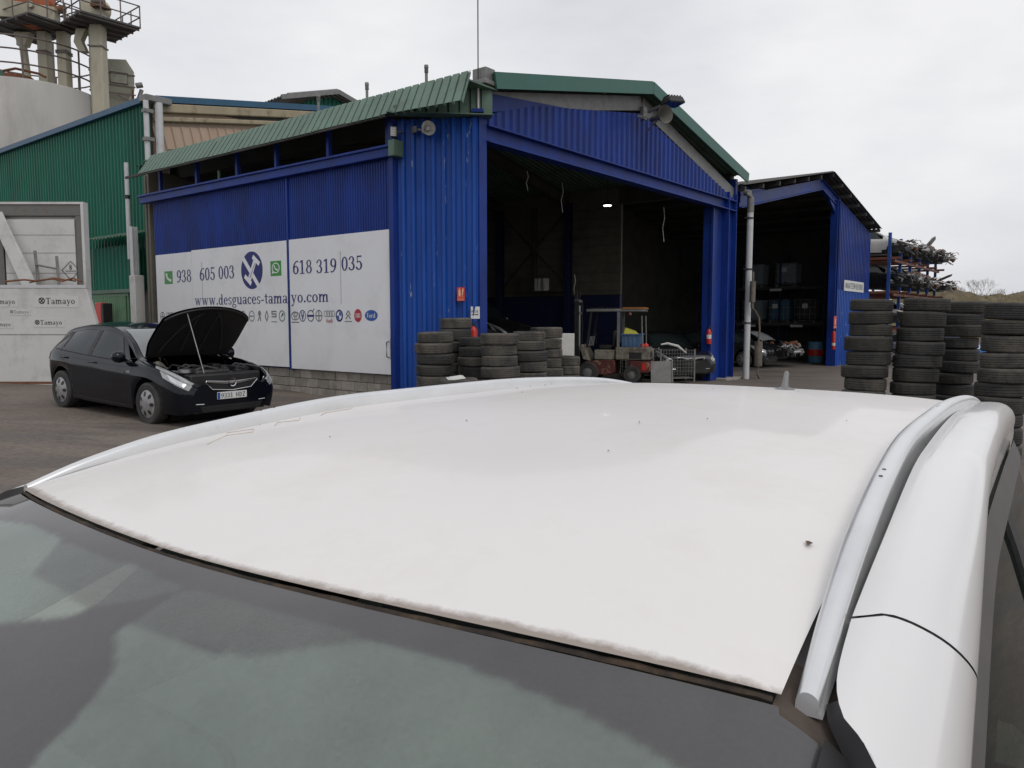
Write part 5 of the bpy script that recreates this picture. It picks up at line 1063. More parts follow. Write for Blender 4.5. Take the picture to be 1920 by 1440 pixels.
def front_face(root, L, paint, full=True):
    X = .933*KN
    for s_ in (1, -1):
        m = MB(); L.patch(m, lambda f: (.16+.30*f)*KN, lambda f: .905*KN, 1.12, 3.0, 22, 10, off=.007, sides=(s_,)); h = m.build('headlight', LAMP, root)
        m = MB(); L.patch(m, lambda f: (.50+.14*f)*KN, .87*KN, 2.0, 2.8, 10, 4, off=.010, sides=(s_,)); m.build('lamp_reflector', CHROME, h)
        MB().lathe([(0, .012), (.045, .010), (.055, 0)], 16, (.80*KN, s_*.71, .665), axis='x').build('lamp_lens', LAMP, h)
        MB().add([(.925*KN, s_*.50, .37), (.90*KN, s_*.69, .39), (.89*KN, s_*.72, .47), (.93*KN, s_*.52, .45)], [(0, 1, 2, 3) if s_ > 0 else (3, 2, 1, 0)]).build('fog_lamp', LAMP, root)
        MB().tube([(.938*KN, s_*.48, .36), (.925*KN, s_*.60, .365), (.90*KN, s_*.70, .385)], .008, 6).build('bumper_trim', CHROME, root)
    MB().prism([(-.42, .655), (.42, .655), (.34, .575), (0, .55), (-.34, .575)], lambda a, b: (X-.004, a, b), lambda a, b: (X+.004, a, b)).build('grille', BLACK, root)
    MB().prism([(-.46, .69), (-.44, .715), (-.12, .69), (.12, .69), (.44, .715), (.46, .69), (.12, .645), (-.12, .645)], lambda a, b: (X-.015, a, b), lambda a, b: (X+.016, a, b)).build('grille_bar', CHROME, root, bevel=.006)
    MB().tube([(X+.006, -.46, .69), (X+.006, -.34, .575), (X+.006, 0, .545), (X+.006, .34, .575), (X+.006, .46, .69)], .007, 6).build('grille_surround', CHROME, root)
    MB().lathe([(.052, .02), (.064, .026), (.064, .018), (.052, .016)], 28, (X+.004, 0, .668), axis='x').bar((X+.024, -.05, .66), (X+.024, .05, .676), .012, .014).build('round_badge', CHROME, root)
    MB().prism([(-.55, .33), (.55, .33), (.50, .24), (-.50, .24)], lambda a, b: (X-.004, a, b), lambda a, b: (X+.005, a, b)).build('lower_grille', BLACK, root)
    for z in (.265, .295): MB().box(X+.004, -.5, z, X+.010, .5, z+.008).build('grille_slat', BLACK, root)
ast = empty('black_hatchback', 'black five-door hatchback with raised bonnet parked before the white sign', 'car', (-5.03, 12.32, gz(-5.0, 12.3)-.01), 0, rot=(0, R(1.75), R(-35)))
NAVYPAINT = mat('black_blue_paint', (.0035, .005, .0095), .10, var=.2, vs=3, coat=.22, spec=.25, dirt=(.012, .012, .013), damt=.2, ds=2.5)
HL = hatch(); 
car_common(ast, HL, NAVYPAINT, (CGLASS, LGLASS)); front_face(ast, HL, NAVYPAINT)
# plate
pm = MB().box(.844, -.26, .415, .858, .26, .525).build('number_plate', PLATE, ast, bevel=.004)
MB().box(.8582, -.258, .42, .8595, -.215, .52).build('plate_band', BLUEPR, pm)
for txt, a, w in (('9331', -.20, .21), ('HDZ', .06, .17)): lettering('plate_characters', txt, Vector((.8596, a, .435)), Vector((0, 1, 0)), ZV, Vector((1, 0, 0)), w, .072, DARKPRINT, pm, .08)
# raised bonnet: underside black, rotated about the scuttle
EM0 = mat('bonnet_brace_black', (.03, .03, .032), .5, var=.2)
def bonnet():
    ang = R(57); H0 = Vector((-.36, 0, 1.02))
    def tf(p, dz): 
        q = p-H0; q = Vector((q.x, q.y, q.z+dz)); return H0+Vector((q.x*math.cos(ang)-q.z*math.sin(ang), q.y, q.x*math.sin(ang)+q.z*math.cos(ang)))
    for nm, dz, mt in (('bonnet', 0, NAVYPAINT), ('bonnet_lining', -.025, BLACK)):
        m = MB(); HL.roofpatch(m, -.35, lambda f: .745-.26*f**2.2, 1.03 if dz == 0 else .99, 24, 14)
        m.v = [tuple(tf(Vector(p), dz)) for p in m.v]; o = m.build(nm, mt, ast, ang=60)
        if dz:
            r = MB()
            ed = [tf(HL.P(.745-.26*f**2.2-.03, f*.96, 1), dz-.01) for f in [k/12 for k in range(13)]]; ed2 = [tf(HL.P(.745-.26*f**2.2-.03, f*.96, -1), dz-.01) for f in [k/12 for k in range(12, 0, -1)]]
            r.tube(ed2+ed, .018, 6); r.build('bonnet_rim', BLACK, o)
    for y0, y1 in ((-.5, -.12), (-.15, -.15), (.15, .15), (.5, .12)):
        MB().tube([tf(Vector((x, y0+(y1-y0)*k/5, 1.0)), -.085+.0*k) if 0 else tf(HL.P(x, min(.9, abs(y0+(y1-y0)*k/5)/.75), 1 if y0 > 0 else -1), -.03) for k, x in enumerate([-.25, -.05, .15, .35, .5, .6])], .014, 6).build('bonnet_brace', EM0, ast)
    tip = tf(Vector((.62, -.42, .85)), -.03)
    MB().tube([(.55, -.28, .80), (tip.x, tip.y, tip.z)], .008, 6).build('bonnet_prop', GALV, ast)
bonnet()
# engine bay
MB().box(-.4, -.66, .45, .70, .66, .60).build('bay_floor', BLACK, ast)
eb = MB().box(-.05, -.32, .6, .42, .28, .83).build('engine_block', mat('engine_grey', (.05, .05, .05), .5, metal=.3, var=.3, vs=12), ast, bevel=.03)
random.seed(11)
EM = [BLACK, mat('engine_alu', (.25, .25, .25), .4, metal=.7, var=.3, vs=14), mat('engine_dark', (.03, .03, .032), .5, var=.3, vs=9)]
for k in range(16):
    x, y = random.uniform(-.2, .6), random.uniform(-.6, .55); a, b_, c = [random.uniform(.03, .09) for _ in range(3)]
    MB().box(x-a, y-b_, .66, x+a, y+b_, .78+c).build('engine_part', random.choice(EM), eb, bevel=.012)
for k in range(9):
    x, y = random.uniform(-.2, .5), random.uniform(-.5, .5); MB().tube([(x, y, .82), (x+random.uniform(-.1, .1), y+.12, .88), (x+.1, y+.25, .84), (x+random.uniform(0, .2), y+.32, .78)], random.uniform(.012, .026), 7).build('hose', random.choice(EM), eb)
MB().box(.1, .38, .62, .42, .62, .86).build('battery', BLACK, eb, bevel=.01); MB().lathe([(0, .06), (.09, .05), (.1, 0)], 16, (.3, -.45, .8)).build('reservoir', EM[1], eb)
MB().box(.54, -.62, .60, .72, .62, .80).build('front_panel', BLACK, ast, bevel=.03)
MB().tube([(-.36, -.6, 1.03), (-.40, 0, 1.05), (-.36, .6, 1.03)], .03, 8).build('scuttle_panel', BLACK, ast)
for y in (-.3, .25): MB().tube([(-.42, y, 1.06), (-.46, y+.1, 1.10), (-.52, y+.5, 1.125)], .010, 6).build('wiper', BLACK, ast)
# ---------------------------------------------------------------- loose tyres
def tyre_mesh(Ro, w, seed, groove=4):
    random.seed(seed); m = MB(); h = w/2; pr = [(Ro*.63, -h*.72), (Ro*.66, -h*.93), (Ro*.80, -h*1.0), (Ro*.93, -h*.97), (Ro*.975, -h*.84)]
    n = groove; span = h*1.56
    for k in range(n+1):
        z0 = -h*.78+span*k/(n+1)+(.004 if k else 0); z1 = -h*.78+span*(k+1)/(n+1)-.004
        bulge = 1-.016*abs((z0+z1)/2/h)**2
        if k: pr += [(Ro*bulge, z0)]
        else: pr += [(Ro*.995, z0)]
        pr += [(Ro*bulge, z1)]
        if k < n: pr += [(Ro-.016, z1+.003), (Ro-.016, z1+.0075)]
    pr += [(Ro*.975, h*.84), (Ro*.93, h*.97), (Ro*.80, h*1.0), (Ro*.66, h*.93), (Ro*.63, h*.72), (Ro*.60, h*.4), (Ro*.60, -h*.4), (Ro*.63, -h*.72)]
    m.lathe(pr, 56)
    # lateral sipes: pull in every few columns on tread rings
    cols = 56
    for i, (r, z) in enumerate(pr):
        if r > Ro*.985:
            for k in range(cols):
                if (k+seed) % 3 == 0:
                    v = m.v[i*cols+k]; f = 1-.010/Ro*random.uniform(.3, 1); m.v[i*cols+k] = (v[0]*f, v[1]*f, v[2])
    o = m.build('tyre', RUBBER, None, ang=50); me = o.data; bpy.data.objects.remove(o); return me
TM = [tyre_mesh(.315, .205, 1, 4), tyre_mesh(.305, .185, 2, 3), tyre_mesh(.322, .225, 3, 5), tyre_mesh(.31, .195, 4, 4), tyre_mesh(.30, .175, 5, 3)]
TH_ = [.205, .185, .225, .195, .175]
RUB2 = mat('dusty_rubber', (.042, .041, .039), .8, var=.3, vs=6, bump=.25, bs=70, dirt=(.165, .145, .115), damt=.8, ds=2.0, dlo=.42, dhi=.7)
RUB3 = mat('mossy_rubber', (.028, .028, .027), .8, var=.3, vs=6, bump=.25, bs=70, dirt=(.07, .066, .05), damt=.8, ds=2.4, dlo=.42, dhi=.7)
def stack(x, y, ztop, desc, group, seed, lean=(0, 0), mats=(RUBBER,), jit=.02, n=None):
    random.seed(seed); g = gz(x, y); H_ = ztop-g; seq = []; tot = 0
    while tot < H_-.08: k = random.randrange(5); seq.append(k); tot += TH_[k]
    sc_ = H_/tot; z = g
    for i, k in enumerate(seq):
        h = TH_[k]*sc_; o = bpy.data.objects.new('tyre', TM[k]); COL.objects.link(o); f = i/max(1, len(seq)-1)-.5
        o.location = (x+lean[0]*f+random.uniform(-jit, jit), y+lean[1]*f+random.uniform(-jit, jit), z+h/2); kk = random.choice((.94, .97, 1, 1, 1.03, 1.05)); o.scale = (kk, kk, sc_*.985); o.rotation_euler = (random.uniform(-.028, .028), random.uniform(-.028, .028), random.uniform(0, 6))
        mt = random.choice(mats)
        o.material_slots[0].link = 'OBJECT'; o.material_slots[0].material = mt
        tag(o, f'{ORD[len(seq)-1-i]} tyre of {desc}', 'tyre', group); z += h
LGR = 'tyres stacked beside the blue corner'; RGR = 'tyres stacked at the right edge'
stack(-1.33, 13.2, 1.52, 'leftmost stack, before the chipped blue panel', LGR, 1, mats=(RUBBER, RUBBER, RUB2))
stack(-1.03, 14.2, 1.76, 'tall stack tight against blue panel under red sign', LGR, 22, mats=(RUBBER, RUB2))
stack(-.64, 13.7, 1.42, 'narrow stack half hidden left of the foremost stack', LGR, 3, mats=(RUBBER, RUB2))
stack(-.84, 12.4, .78, 'low stack bearing a white paper sheet', LGR, 14, mats=(RUB2,))
stack(-.20, 12.9, 1.50, 'foremost stack at the left jamb of hall entrance', LGR, 5, mats=(RUB2, RUBBER, RUB2))
stack(.325, 14.2, 1.51, 'stack just right of the foremost entrance stack', LGR, 6, mats=(RUB2, RUBBER))
stack(.69, 15.2, 1.58, 'stack before the white board inside hall entrance', LGR, 7, mats=(RUB2,))
stack(1.11, 15.9, .98, 'short pile beside the forklift', LGR, 8, mats=(RUB2,))
stack(5.20, 11.3, 2.02, 'first tall stack right of the waste warehouse sign', RGR, 9, lean=(.16, 0), mats=(RUB3, RUB2, RUB3), jit=.025)
stack(5.84, 11.1, 2.03, 'second tall stack from the waste warehouse', RGR, 10, lean=(.20, 0), mats=(RUB3, RUBBER, RUB3), jit=.025)
stack(6.72, 11.65, 2.00, 'third tall stack, second from right edge', RGR, 11, lean=(.2, 0), mats=(RUB3, RUBBER), jit=.025)
stack(6.62, 10.35, 1.95, 'rightmost tall stack, cut by the picture edge', RGR, 12, lean=(.14, 0), mats=(RUB3, RUB2, RUBBER), jit=.025)
pp = tag(MB().box(-.14, -.1, 0, .14, .1, .006).add([(-.1, -.06, .007), (.1, -.06, .007), (.1, .05, .03), (-.1, .06, .02)], [(0, 1, 2, 3)]).build('paper_sheet', LABELW), 'white paper sheet lying on the low tyre stack', 'paper'); pp.location = (-.90, 12.3, .79); pp.rotation_euler = (R(10), R(-6), .3)
# ---------------------------------------------------------------- notices, speakers, lamps, mast
yv = 14.9
ns = empty('extinguisher_sign', 'red fire equipment sign with pictogram on the blue corner panel', 'sign', (-.97, 14.70, 2.21))
MB().box(-.075, 0, -.13, .075, .012, .13).build('sign_plate', REDP, ns)
p = Pen(); p.poly((.2, .35), (.45, .35), (.45, .8), (.2, .8)); p.poly((.25, .82), (.4, .82), (.37, .95), (.28, .95)); p.poly((.6, .4), (.72, .4), (.85, .9), (.68, .9)); p.rect(.05, .29, .95, .31)
ORP = mat('pale_print', (.7, .45, .3), .5, var=.05)
flat([[(a*.15-.075, b*.26-.13) for a, b in q] for q in p.q], (0, -.004, 0), (1, 0, 0), (0, 0, 1), (0, -1, 0)).build('pictogram', ORP, ns)
lettering('sign_print', 'EXTINTOR', Vector((-.066, -.004, -.12)), Vector((1, 0, 0)), ZV, Vector((0, -1, 0)), .13, .035, ORP, ns)
n2 = empty('white_notice', 'white notice with black capitals on the blue hall corner column', 'sign', (-.70, 14.72, 1.86))
MB().box(-.085, 0, -.115, .085, .01, .115).build('sign_plate', PLATE, n2)
lettering('sign_print', 'IATGE', Vector((-.08, -.004, .0)), Vector((1, 0, 0)), ZV, Vector((0, -1, 0)), .14, .05, DARKPRINT, n2); flat([[(x, 0), (x+w, 0), (x+w, .018), (x, .018)] for x, w in ((0, .03), (.036, .022), (.064, .034), (.104, .03))], (-.072, -.004, -.045), (1, 0, 0), (0, 0, 1), (0, -1, 0)).build('small_print', DARKPRINT, n2)['kind'] = 'stuff'
ex = empty('fire_extinguisher', 'red fire extinguisher hanging below the white notice', 'extinguisher', (-.73, 14.66, .98))
def exting(root, h=.5):
    MB().lathe([(0, 0), (.07, 0), (.075, .02), (.075, h-.1), (.05, h-.03), (.025, h), (.0, h)], 18).build('cylinder', REDP, root); MB().lathe([(.02, h-.01), (.02, h+.05), (0, h+.05)], 10).bar((-.02, 0, h+.06), (.09, 0, h+.08), .02).build('valve', BLACK, root)
    MB().tube([(.03, -.02, h+.03), (.1, -.03, h-.05), (.1, -.03, .12)], .012, 6).build('hose', BLACK, root); MB().lathe([(.0755, .16), (.0765, .16), (.0765, .28), (.0755, .28)], 18).build('label_band', LABELW, root)
exting(ex, .62)
hs = empty('horn_loudspeaker', 'white horn loudspeaker on the blue corner panel', 'loudspeaker', (-1.62, 14.62, 5.24), R(25))
HW = mat('horn_plastic', (.48, .48, .46), .5, var=.1, vs=6)
MB().lathe([(.03, .16), (.05, .12), (.055, 0), (.075, -.06), (.13, -.16), (.135, -.165), (.12, -.15), (.06, -.04), (.0, .0)], 26, (.02, 0, 0), axis='y').build('horn', HW, hs); MB().lathe([(0, -.13), (.03, -.12), (.04, -.04)], 14, (.02, 0, 0), axis='y').build('horn_core', HW, hs)
MB().bar((-.12, .18, .04), (.0, .05, .0), .03).box(-.17, .12, -.03, -.12, .26, .08).build('bracket', GREYMETAL, hs)
h2 = empty('horn_loudspeaker', 'grey horn loudspeaker under the green gable peak', 'loudspeaker', W(5.72, -.75, 6.62), TH-R(25))
HG_ = mat('horn_grey', (.13, .13, .11), .6, var=.2, vs=6)
MB().lathe([(.04, .34), (.07, .28), (.07, .12), (.10, 0), (.21, -.22), (.215, -.23), (.19, -.2), (.09, -.02), (.0, .05)], 28, axis='y').build('horn', HG_, h2); MB().bar((-.05, .3, .02), (-.25, .55, .1), .05).bar((.0, .1, -.08), (0, .5, -.25), .03).build('bracket', GREYMETAL, h2)
fl_ = empty('floodlight', 'black floodlight fixed beside the grey horn at gable peak', 'floodlight', W(5.95, -.95, 6.96), TH-R(35))
MB().add([(-.22, -.3, -.06), (.22, -.3, -.06), (.22, .22, -.06), (-.22, .22, -.06), (-.17, -.22, .10), (.17, -.22, .10), (.17, .2, .12), (-.17, .2, .12)], [(0, 3, 2, 1), (4, 5, 6, 7), (0, 1, 5, 4), (1, 2, 6, 5), (2, 3, 7, 6), (3, 0, 4, 7)]).build('lamp_housing', BLACK, fl_, bevel=.03)
for k in range(5): MB().box(-.16+k*.075, -.15, .11, -.14+k*.075, .15, .14).build('cooling_fin', BLACK, fl_)
MB().box(-.2, -.28, -.07, .2, .2, -.062).build('lamp_glass', CGLASS, fl_); MB().bar((-.1, .2, 0), (-.25, .75, -.05), .06).build('bracket', GREYMETAL, fl_)
f2 = empty('floodlight', 'small white-fronted floodlight under the awning end beside the blue panel', 'floodlight', (-2.22, 14.70, 5.22), R(10))
MB().box(-.05, -.04, -.09, .07, .06, .09).build('lamp_housing', GREYMETAL, f2, bevel=.01); MB().box(-.045, -.046, -.08, .045, -.041, .08).build('lamp_glass', LABELW, f2); MB().bar((.05, .02, 0), (.2, .15, .05), .025).build('bracket', GREYMETAL, f2)
for k in range(5): MB().box(-.045, -.05, -.06+k*.03, .045, -.0465, -.055+k*.03).build('grille_bar', GREYMETAL, f2)
am = empty('antenna_mast', 'thin aerial mast rising from the hall corner', 'mast', (-.63, 14.72, 5.6))
MB().tube([(0, 0, 0), (0, 0, .52)], .022, 10).build('mast_sleeve', HW, am); MB().tube([(0, 0, .4), (.0, 0, 2.6)], .011, 8).build('mast_rod', BLACK, am); MB().box(-.12, -.05, -.02, .1, .12, .04).build('mast_bracket', BLUE, am)
ms = empty('warehouse_sign', 'white sign lettered MAGATZEM RESIDUS on the second blue warehouse', 'sign', W(26.9, .3-.14, 3.28), TH)
MB().box(-1.65, -.03, -.24, 1.65, 0, .24).build('sign_plate', PLATE, ms); lettering('sign_print', 'MAGATZEM RESIDUS', Vector((-1.5, -.034, -.13)), Vector((1, 0, 0)), ZV, Vector((0, -1, 0)), 3.0, .26, DARKPRINT, ms, .07)
e2 = empty('extinguisher_sign', 'small red sign on the warehouse column above an extinguisher', 'sign', W(23.55, .0, 1.62), TH); MB().box(-.2, 0, -.27, .2, .01, .27).build('sign_plate', REDP, e2); MB().box(-.06, -.004, -.1, .06, 0, .15).box(-.15, -.004, -.22, .15, 0, -.18).build('pictogram', ORP, e2)
e3 = empty('fire_extinguisher', 'red extinguisher with white band on the warehouse column', 'extinguisher', W(23.4, .0, .45), TH); exting(e3, .8)
e4 = empty('fire_extinguisher', 'red extinguisher with white band on the right jamb inside the main hall', 'extinguisher', W(10.5, .0, 1.0), TH); exting(e4, .45)
cn = empty('traffic_cone', 'red and white traffic cone at the warehouse corner', 'cone', W(25.9, -.5, gl(25.9, -.5)), 0); MB().box(-.2, -.2, 0, .2, .2, .04).build('base', REDP, cn, bevel=.01); MB().lathe([(.16, .04), (.03, .75), (0, .75)], 18).build('cone', REDP, cn); MB().lathe([(.125, .25), (.085, .45)], 18).build('white_band', LABELW, cn)
pst = empty('tripod_stand', 'thin black stand on the yard before the warehouse column', 'stand', W(20.7, -1.7, gl(20.7, -1.7)), TH); MB().tube([(0, 0, 0), (0, 0, 1.15)], .025, 8).build('post', BLACK, pst); MB().lathe([(0, .05), (.1, .05), (.2, 0)], 16).build('foot', BLACK, pst)
# exhaust hung on the downpipe
xs_ = empty('exhaust_silencer', 'rusty grey exhaust with silencer box hooked on the white downpipe', 'exhaust', W(12.55, -.55, gl(12.5, -.5)), TH)
EXM = mat('exhaust_steel', (.16, .14, .115), .6, metal=.4, var=.3, vs=6, dirt=(.09, .05, .03), damt=.6, ds=5)
MB().lathe([(0, 0), (.12, .01), (.125, .05), (.125, .75), (.12, .80), (0, .81)], 20, (.30, -.1, .40)).build('silencer', EXM, xs_); MB().tube([(.30, -.1, 1.2), (.36, -.1, 1.6), (.34, -.08, 1.95), (.1, -.05, 2.15), (-.15, -.03, 2.28)], .032, 8).build('bent_pipe', EXM, xs_)
MB().tube([(-.15, -.03, 2.25), (-.15, -.03, 2.45)], .05, 10).tube([(-.15, -.03, 2.45), (-.13, -.03, 3.1)], .09, 12).tube([(-.13, -.03, 3.1), (-.13, -.03, 3.4)], .035, 8).build('catalyst', EXM, xs_); MB().tube([(.30, -.1, .42), (.28, -.1, .15), (.38, -.12, .02)], .035, 8).tube([(.36, -.1, .42), (.42, -.1, .28), (.5, -.1, .3)], .02, 8).build('tail_pipe', EXM, xs_)
# ---------------------------------------------------------------- forklift
FK = empty('forklift', 'worn cream and red forklift with dark mast inside the hall entrance', 'forklift', (2.85, 22.3, gz(3, 22)), R(163))
FCR = mat('forklift_cream', (.25, .235, .19), .55, var=.15, vs=3, dirt=(.06, .042, .03), damt=.85, ds=3.0, dlo=.44, dhi=.6); FRD = mat('forklift_red', (.085, .016, .012), .6, var=.25, vs=3, dirt=(.24, .18, .13), damt=.8, ds=4.5, dlo=.55, dhi=.62)
MB().prism([(-1.15, .30), (-1.18, .62), (-.62, .66), (-.62, .45), (-.56, .30)], lambda x, z: (x, -.5, z), lambda x, z: (x, .5, z)).build('counterweight_lower', FRD, FK, bevel=.03)
MB().prism([(-1.20, .66), (-1.20, .92), (-1.12, 1.02), (-.22, 1.02), (-.22, .66)], lambda x, z: (x, -.52, z), lambda x, z: (x, .52, z)).build('counterweight', FCR, FK, bevel=.04)
MB().prism([(-.22, .30), (-.22, .66), (.62, .62), (.80, .42), (.80, .25), (.0, .22)], lambda x, z: (x, -.48, z), lambda x, z: (x, .48, z)).build('chassis', FRD, FK, bevel=.02)
MB().box(-.2, -.46, .66, .38, .46, .94).build('seat_deck', FCR, FK, bevel=.02); MB().prism([(.5, .62), (.72, .66), (.82, 1.05), (.72, 1.10)], lambda x, z: (x, -.45, z), lambda x, z: (x, .45, z)).build('cowl', FCR, FK, bevel=.02)
MB().box(-1.206, -.05, .72, -1.195, .42, .88).build('rear_vent', BLACK, FK); MB().box(-.97, .519, .70, -.62, .526, .88).build('side_vent', BLACK, FK)
MB().box(-1.185, .30, .38, -1.172, .46, .56).box(-1.1, .498, .38, -.98, .506, .58).build('tail_light', REDP, FK)
MB().box(-.1, -.25, .94, .3, .25, 1.08).build('seat', BLACK, FK, bevel=.04); MB().box(-.2, -.25, 1.0, -.08, .25, 1.5).build('seat_back', BLACK, FK, bevel=.04)
for y in (.44, -.44):
    MB().bar((-.30, y, .95), (-.30, y, 2.02), .07, .07).build('guard_post', GREYMETAL, FK); MB().bar((.60, y, 1.0), (.48, y, 2.02), .055, .055).build('guard_post', BLACK, FK); MB().tube([(-.98, y, 1.02), (-.95, y, 1.9)], .02, 6).build('guard_post', GREYMETAL, FK)
MB().box(-1.0, -.5, 2.02, .62, .5, 2.10).build('guard_roof', GREYMETAL, FK, bevel=.015)
for k in range(6): MB().box(-.2+k*.13, -.48, 2.105, -.15+k*.13, .48, 2.13).build('roof_bar', BLACK, FK)
MB().box(-1.02, -.52, 2.10, -.42, .52, 2.14).build('roof_board', mat('orange_board', (.36, .13, .02), .6, var=.2, vs=4), FK); MB().lathe([(0, .09), (.05, .08), (.055, 0)], 12, (-.6, .35, 1.93)).build('beacon', REDLAMP, FK)
for y in (.28, -.28, .18, -.18):
    MB().box(.88 if abs(y) > .2 else .94, y-.04, .1, 1.0 if abs(y) > .2 else 1.02, y+.04, 2.35 if abs(y) > .2 else 2.62).build('mast_channel', BLACK, FK)
for z in (.5, 1.95, 2.30): MB().box(.9, -.32, z, 1.0, .32, z+.07).build('mast_crossbar', GREYMETAL, FK)
MB().tube([(.92, 0, .3), (.92, 0, 2.2)], .035, 8).build('lift_cylinder', GALV, FK); MB().box(1.03, -.42, .3, 1.08, .42, .75).build('carriage', BLACK, FK)
for y in (.25, -.25): MB().add([(1.08, y-.05, .12), (1.08, y+.05, .12), (2.05, y+.04, .06), (2.05, y-.04, .06), (1.08, y-.05, .07), (1.08, y+.05, .07), (2.05, y+.04, .05), (2.05, y-.04, .05)], [(0, 1, 2, 3), (7, 6, 5, 4), (0, 4, 5, 1), (1, 5, 6, 2), (2, 6, 7, 3), (3, 7, 4, 0)]).build('fork', GREYMETAL, FK)
for x, r_ in ((.55, .30), (-.70, .25)):
    for y in (.47, -.47):
        t = MB().lathe([(r_*.5, -.1), (r_*.9, -.1), (r_, -.06), (r_, .06), (r_*.9, .1), (r_*.5, .1)], 28, (x, y, r_), axis='y').build('tyre', RUBBER, FK); MB().lathe([(0, .07), (r_*.3, .07), (r_*.52, .05), (r_*.55, -.09), (0, -.09)], 24, (x, y, r_), axis='y').build('rim', GREYMETAL, t)
MB().lathe([(.14, -.01), (.155, 0), (.14, .01), (.13, 0), (.14, -.01)], 20, (.42, 0, 1.25), axis='x').tube([(.44, 0, 1.24), (.62, 0, 1.0)], .02, 6).build('steering_wheel', BLACK, FK)
for k in range(5): MB().tube([(.6-.03*k, .32-.05*k, 1.05), (.56-.03*k, .33-.05*k, 1.32)], .010, 6).build('lever', GALV, FK)
fw = FK.matrix_basis if False else Matrix.Translation(FK.location) @ Matrix.Rotation(R(163), 4, 'Z')
def onfork(o, p, rz=0): o.location = fw @ Vector(p); o.rotation_euler = (0, 0, R(163)+rz)
CRB = mat('crate_blue', (.05, .12, .24), .6, var=.2, vs=5, dirt=(.16, .16, .15), damt=.5, ds=4)
cb = empty('plastic_crate', 'dirty blue plastic crate riding on the forklift counterweight', 'crate'); onfork(cb, (-.66, .1, 1.03))
MB().box(-.26, -.36, 0, .26, .36, .02).box(-.26, -.36, .02, -.235, .36, .36).box(.235, -.36, .02, .26, .36, .36).box(-.234, -.36, .02, .234, -.335, .36).box(-.234, .335, .02, .234, .36, .36).build('crate_shell', CRB, cb); MB().box(-.285, -.385, .33, -.26, .385, .37).box(.26, -.385, .33, .285, .385, .37).box(-.26, .36, .33, .26, .385, .37).box(-.26, -.385, .33, .26, -.36, .37).build('crate_lip', CRB, cb)
for k in range(4): MB().box(-.2+k*.12, .361, .03, -.18+k*.12, .374, .33).build('crate_rib', CRB, cb)
yl = tag(MB().add([(-.22, -.2, .0), (.2, -.22, .0), (.2, .25, .02), (-.2, .22, .0), (-.1, -.15, .12), (.12, -.12, .20), (.16, .14, .22), (-.08, .15, .10)], [(0, 3, 2, 1), (4, 5, 6, 7), (0, 1, 5, 4), (1, 2, 6, 5), (2, 3, 7, 6), (3, 0, 4, 7)]).build('folded_cloth', mat('yellow_cloth', (.42, .40, .05), .8, var=.2, vs=9), bevel=.02), 'crumpled yellow cloth heaped in the blue crate', 'cloth'); onfork(yl, (-.62, .14, 1.36))
rg = tag(MB().lathe([(0, .10), (.06, .09), (.08, .05), (.07, 0)], 14, (0, 0, 0)).lathe([(0, .09), (.05, .08), (.07, .04), (.06, 0)], 14, (.1, .05, 0)).build('work_gloves', mat('red_glove', (.6, .05, .03), .7, var=.15, vs=9)), 'bright red gloves lying on the forklift rear', 'gloves'); onfork(rg, (-1.06, .32, 1.03))
# ---------------------------------------------------------------- parked cars inside
DARKP = mat('dark_grey_paint', (.012, .013, .015), .2, var=.2, vs=3, coat=.4); SILV = mat('silver_paint', (.30, .31, .32), .3, metal=.4, var=.1, vs=3, coat=.4)
def yard_car(name, label, loc, rz, paint, sz=1.0, zoff=0.0):
    r = empty(name, label, 'car', (loc[0], loc[1], gz(loc[0], loc[1])+zoff), rz, 'cars kept inside the halls'); L = hatch(sz)
    car_common(r, L, paint, (LGLASS if 'off_roader' in name else CGLASS, CGLASS)); m = MB(); L.roofpatch(m, -.40, .93, 1.02, 24, 12); m.build('bonnet', paint, r, ang=60); front_face(r, L, paint); return r  # pale glass paints bright reflections onto the off-roader's side windows
p = W(7.3, 5.5); yard_car('parked_off_roader', 'tall black off-road car standing in the hall behind the tyre stacks', (p.x, p.y), R(-40), DARKP, 1.35, .55)
p = W(9.4, 2.7); yard_car('parked_saloon', 'black car facing out beside the right jamb of the hall', (5.1, 23.5), R(-78), DARKP, .95, .03)
p = W(20.6, 3.6); yard_car('stored_car', 'dark car with pale headlamps in the warehouse, nearest the downpipe', (9.85, 31.6), R(-38), DARKP, 1.0, .03)
for x_, y_ in ((p.x, p.y),): pass
lf = empty('car_lift', 'low dark lift platform under the black off-road car', 'lift', (W(7.3, 5.5).x, W(7.3, 5.5).y, gz(0, 24)+.03), R(-40)); MB().box(-3.2, -.9, .44, .5, -.5, .56).build('ramp', BLACK, lf); MB().box(-3.2, .5, .44, .5, .9, .56).build('ramp', BLACK, lf); MB().box(-2.6, -.5, .0, -.2, .5, .43).build('base', BLACK, lf)
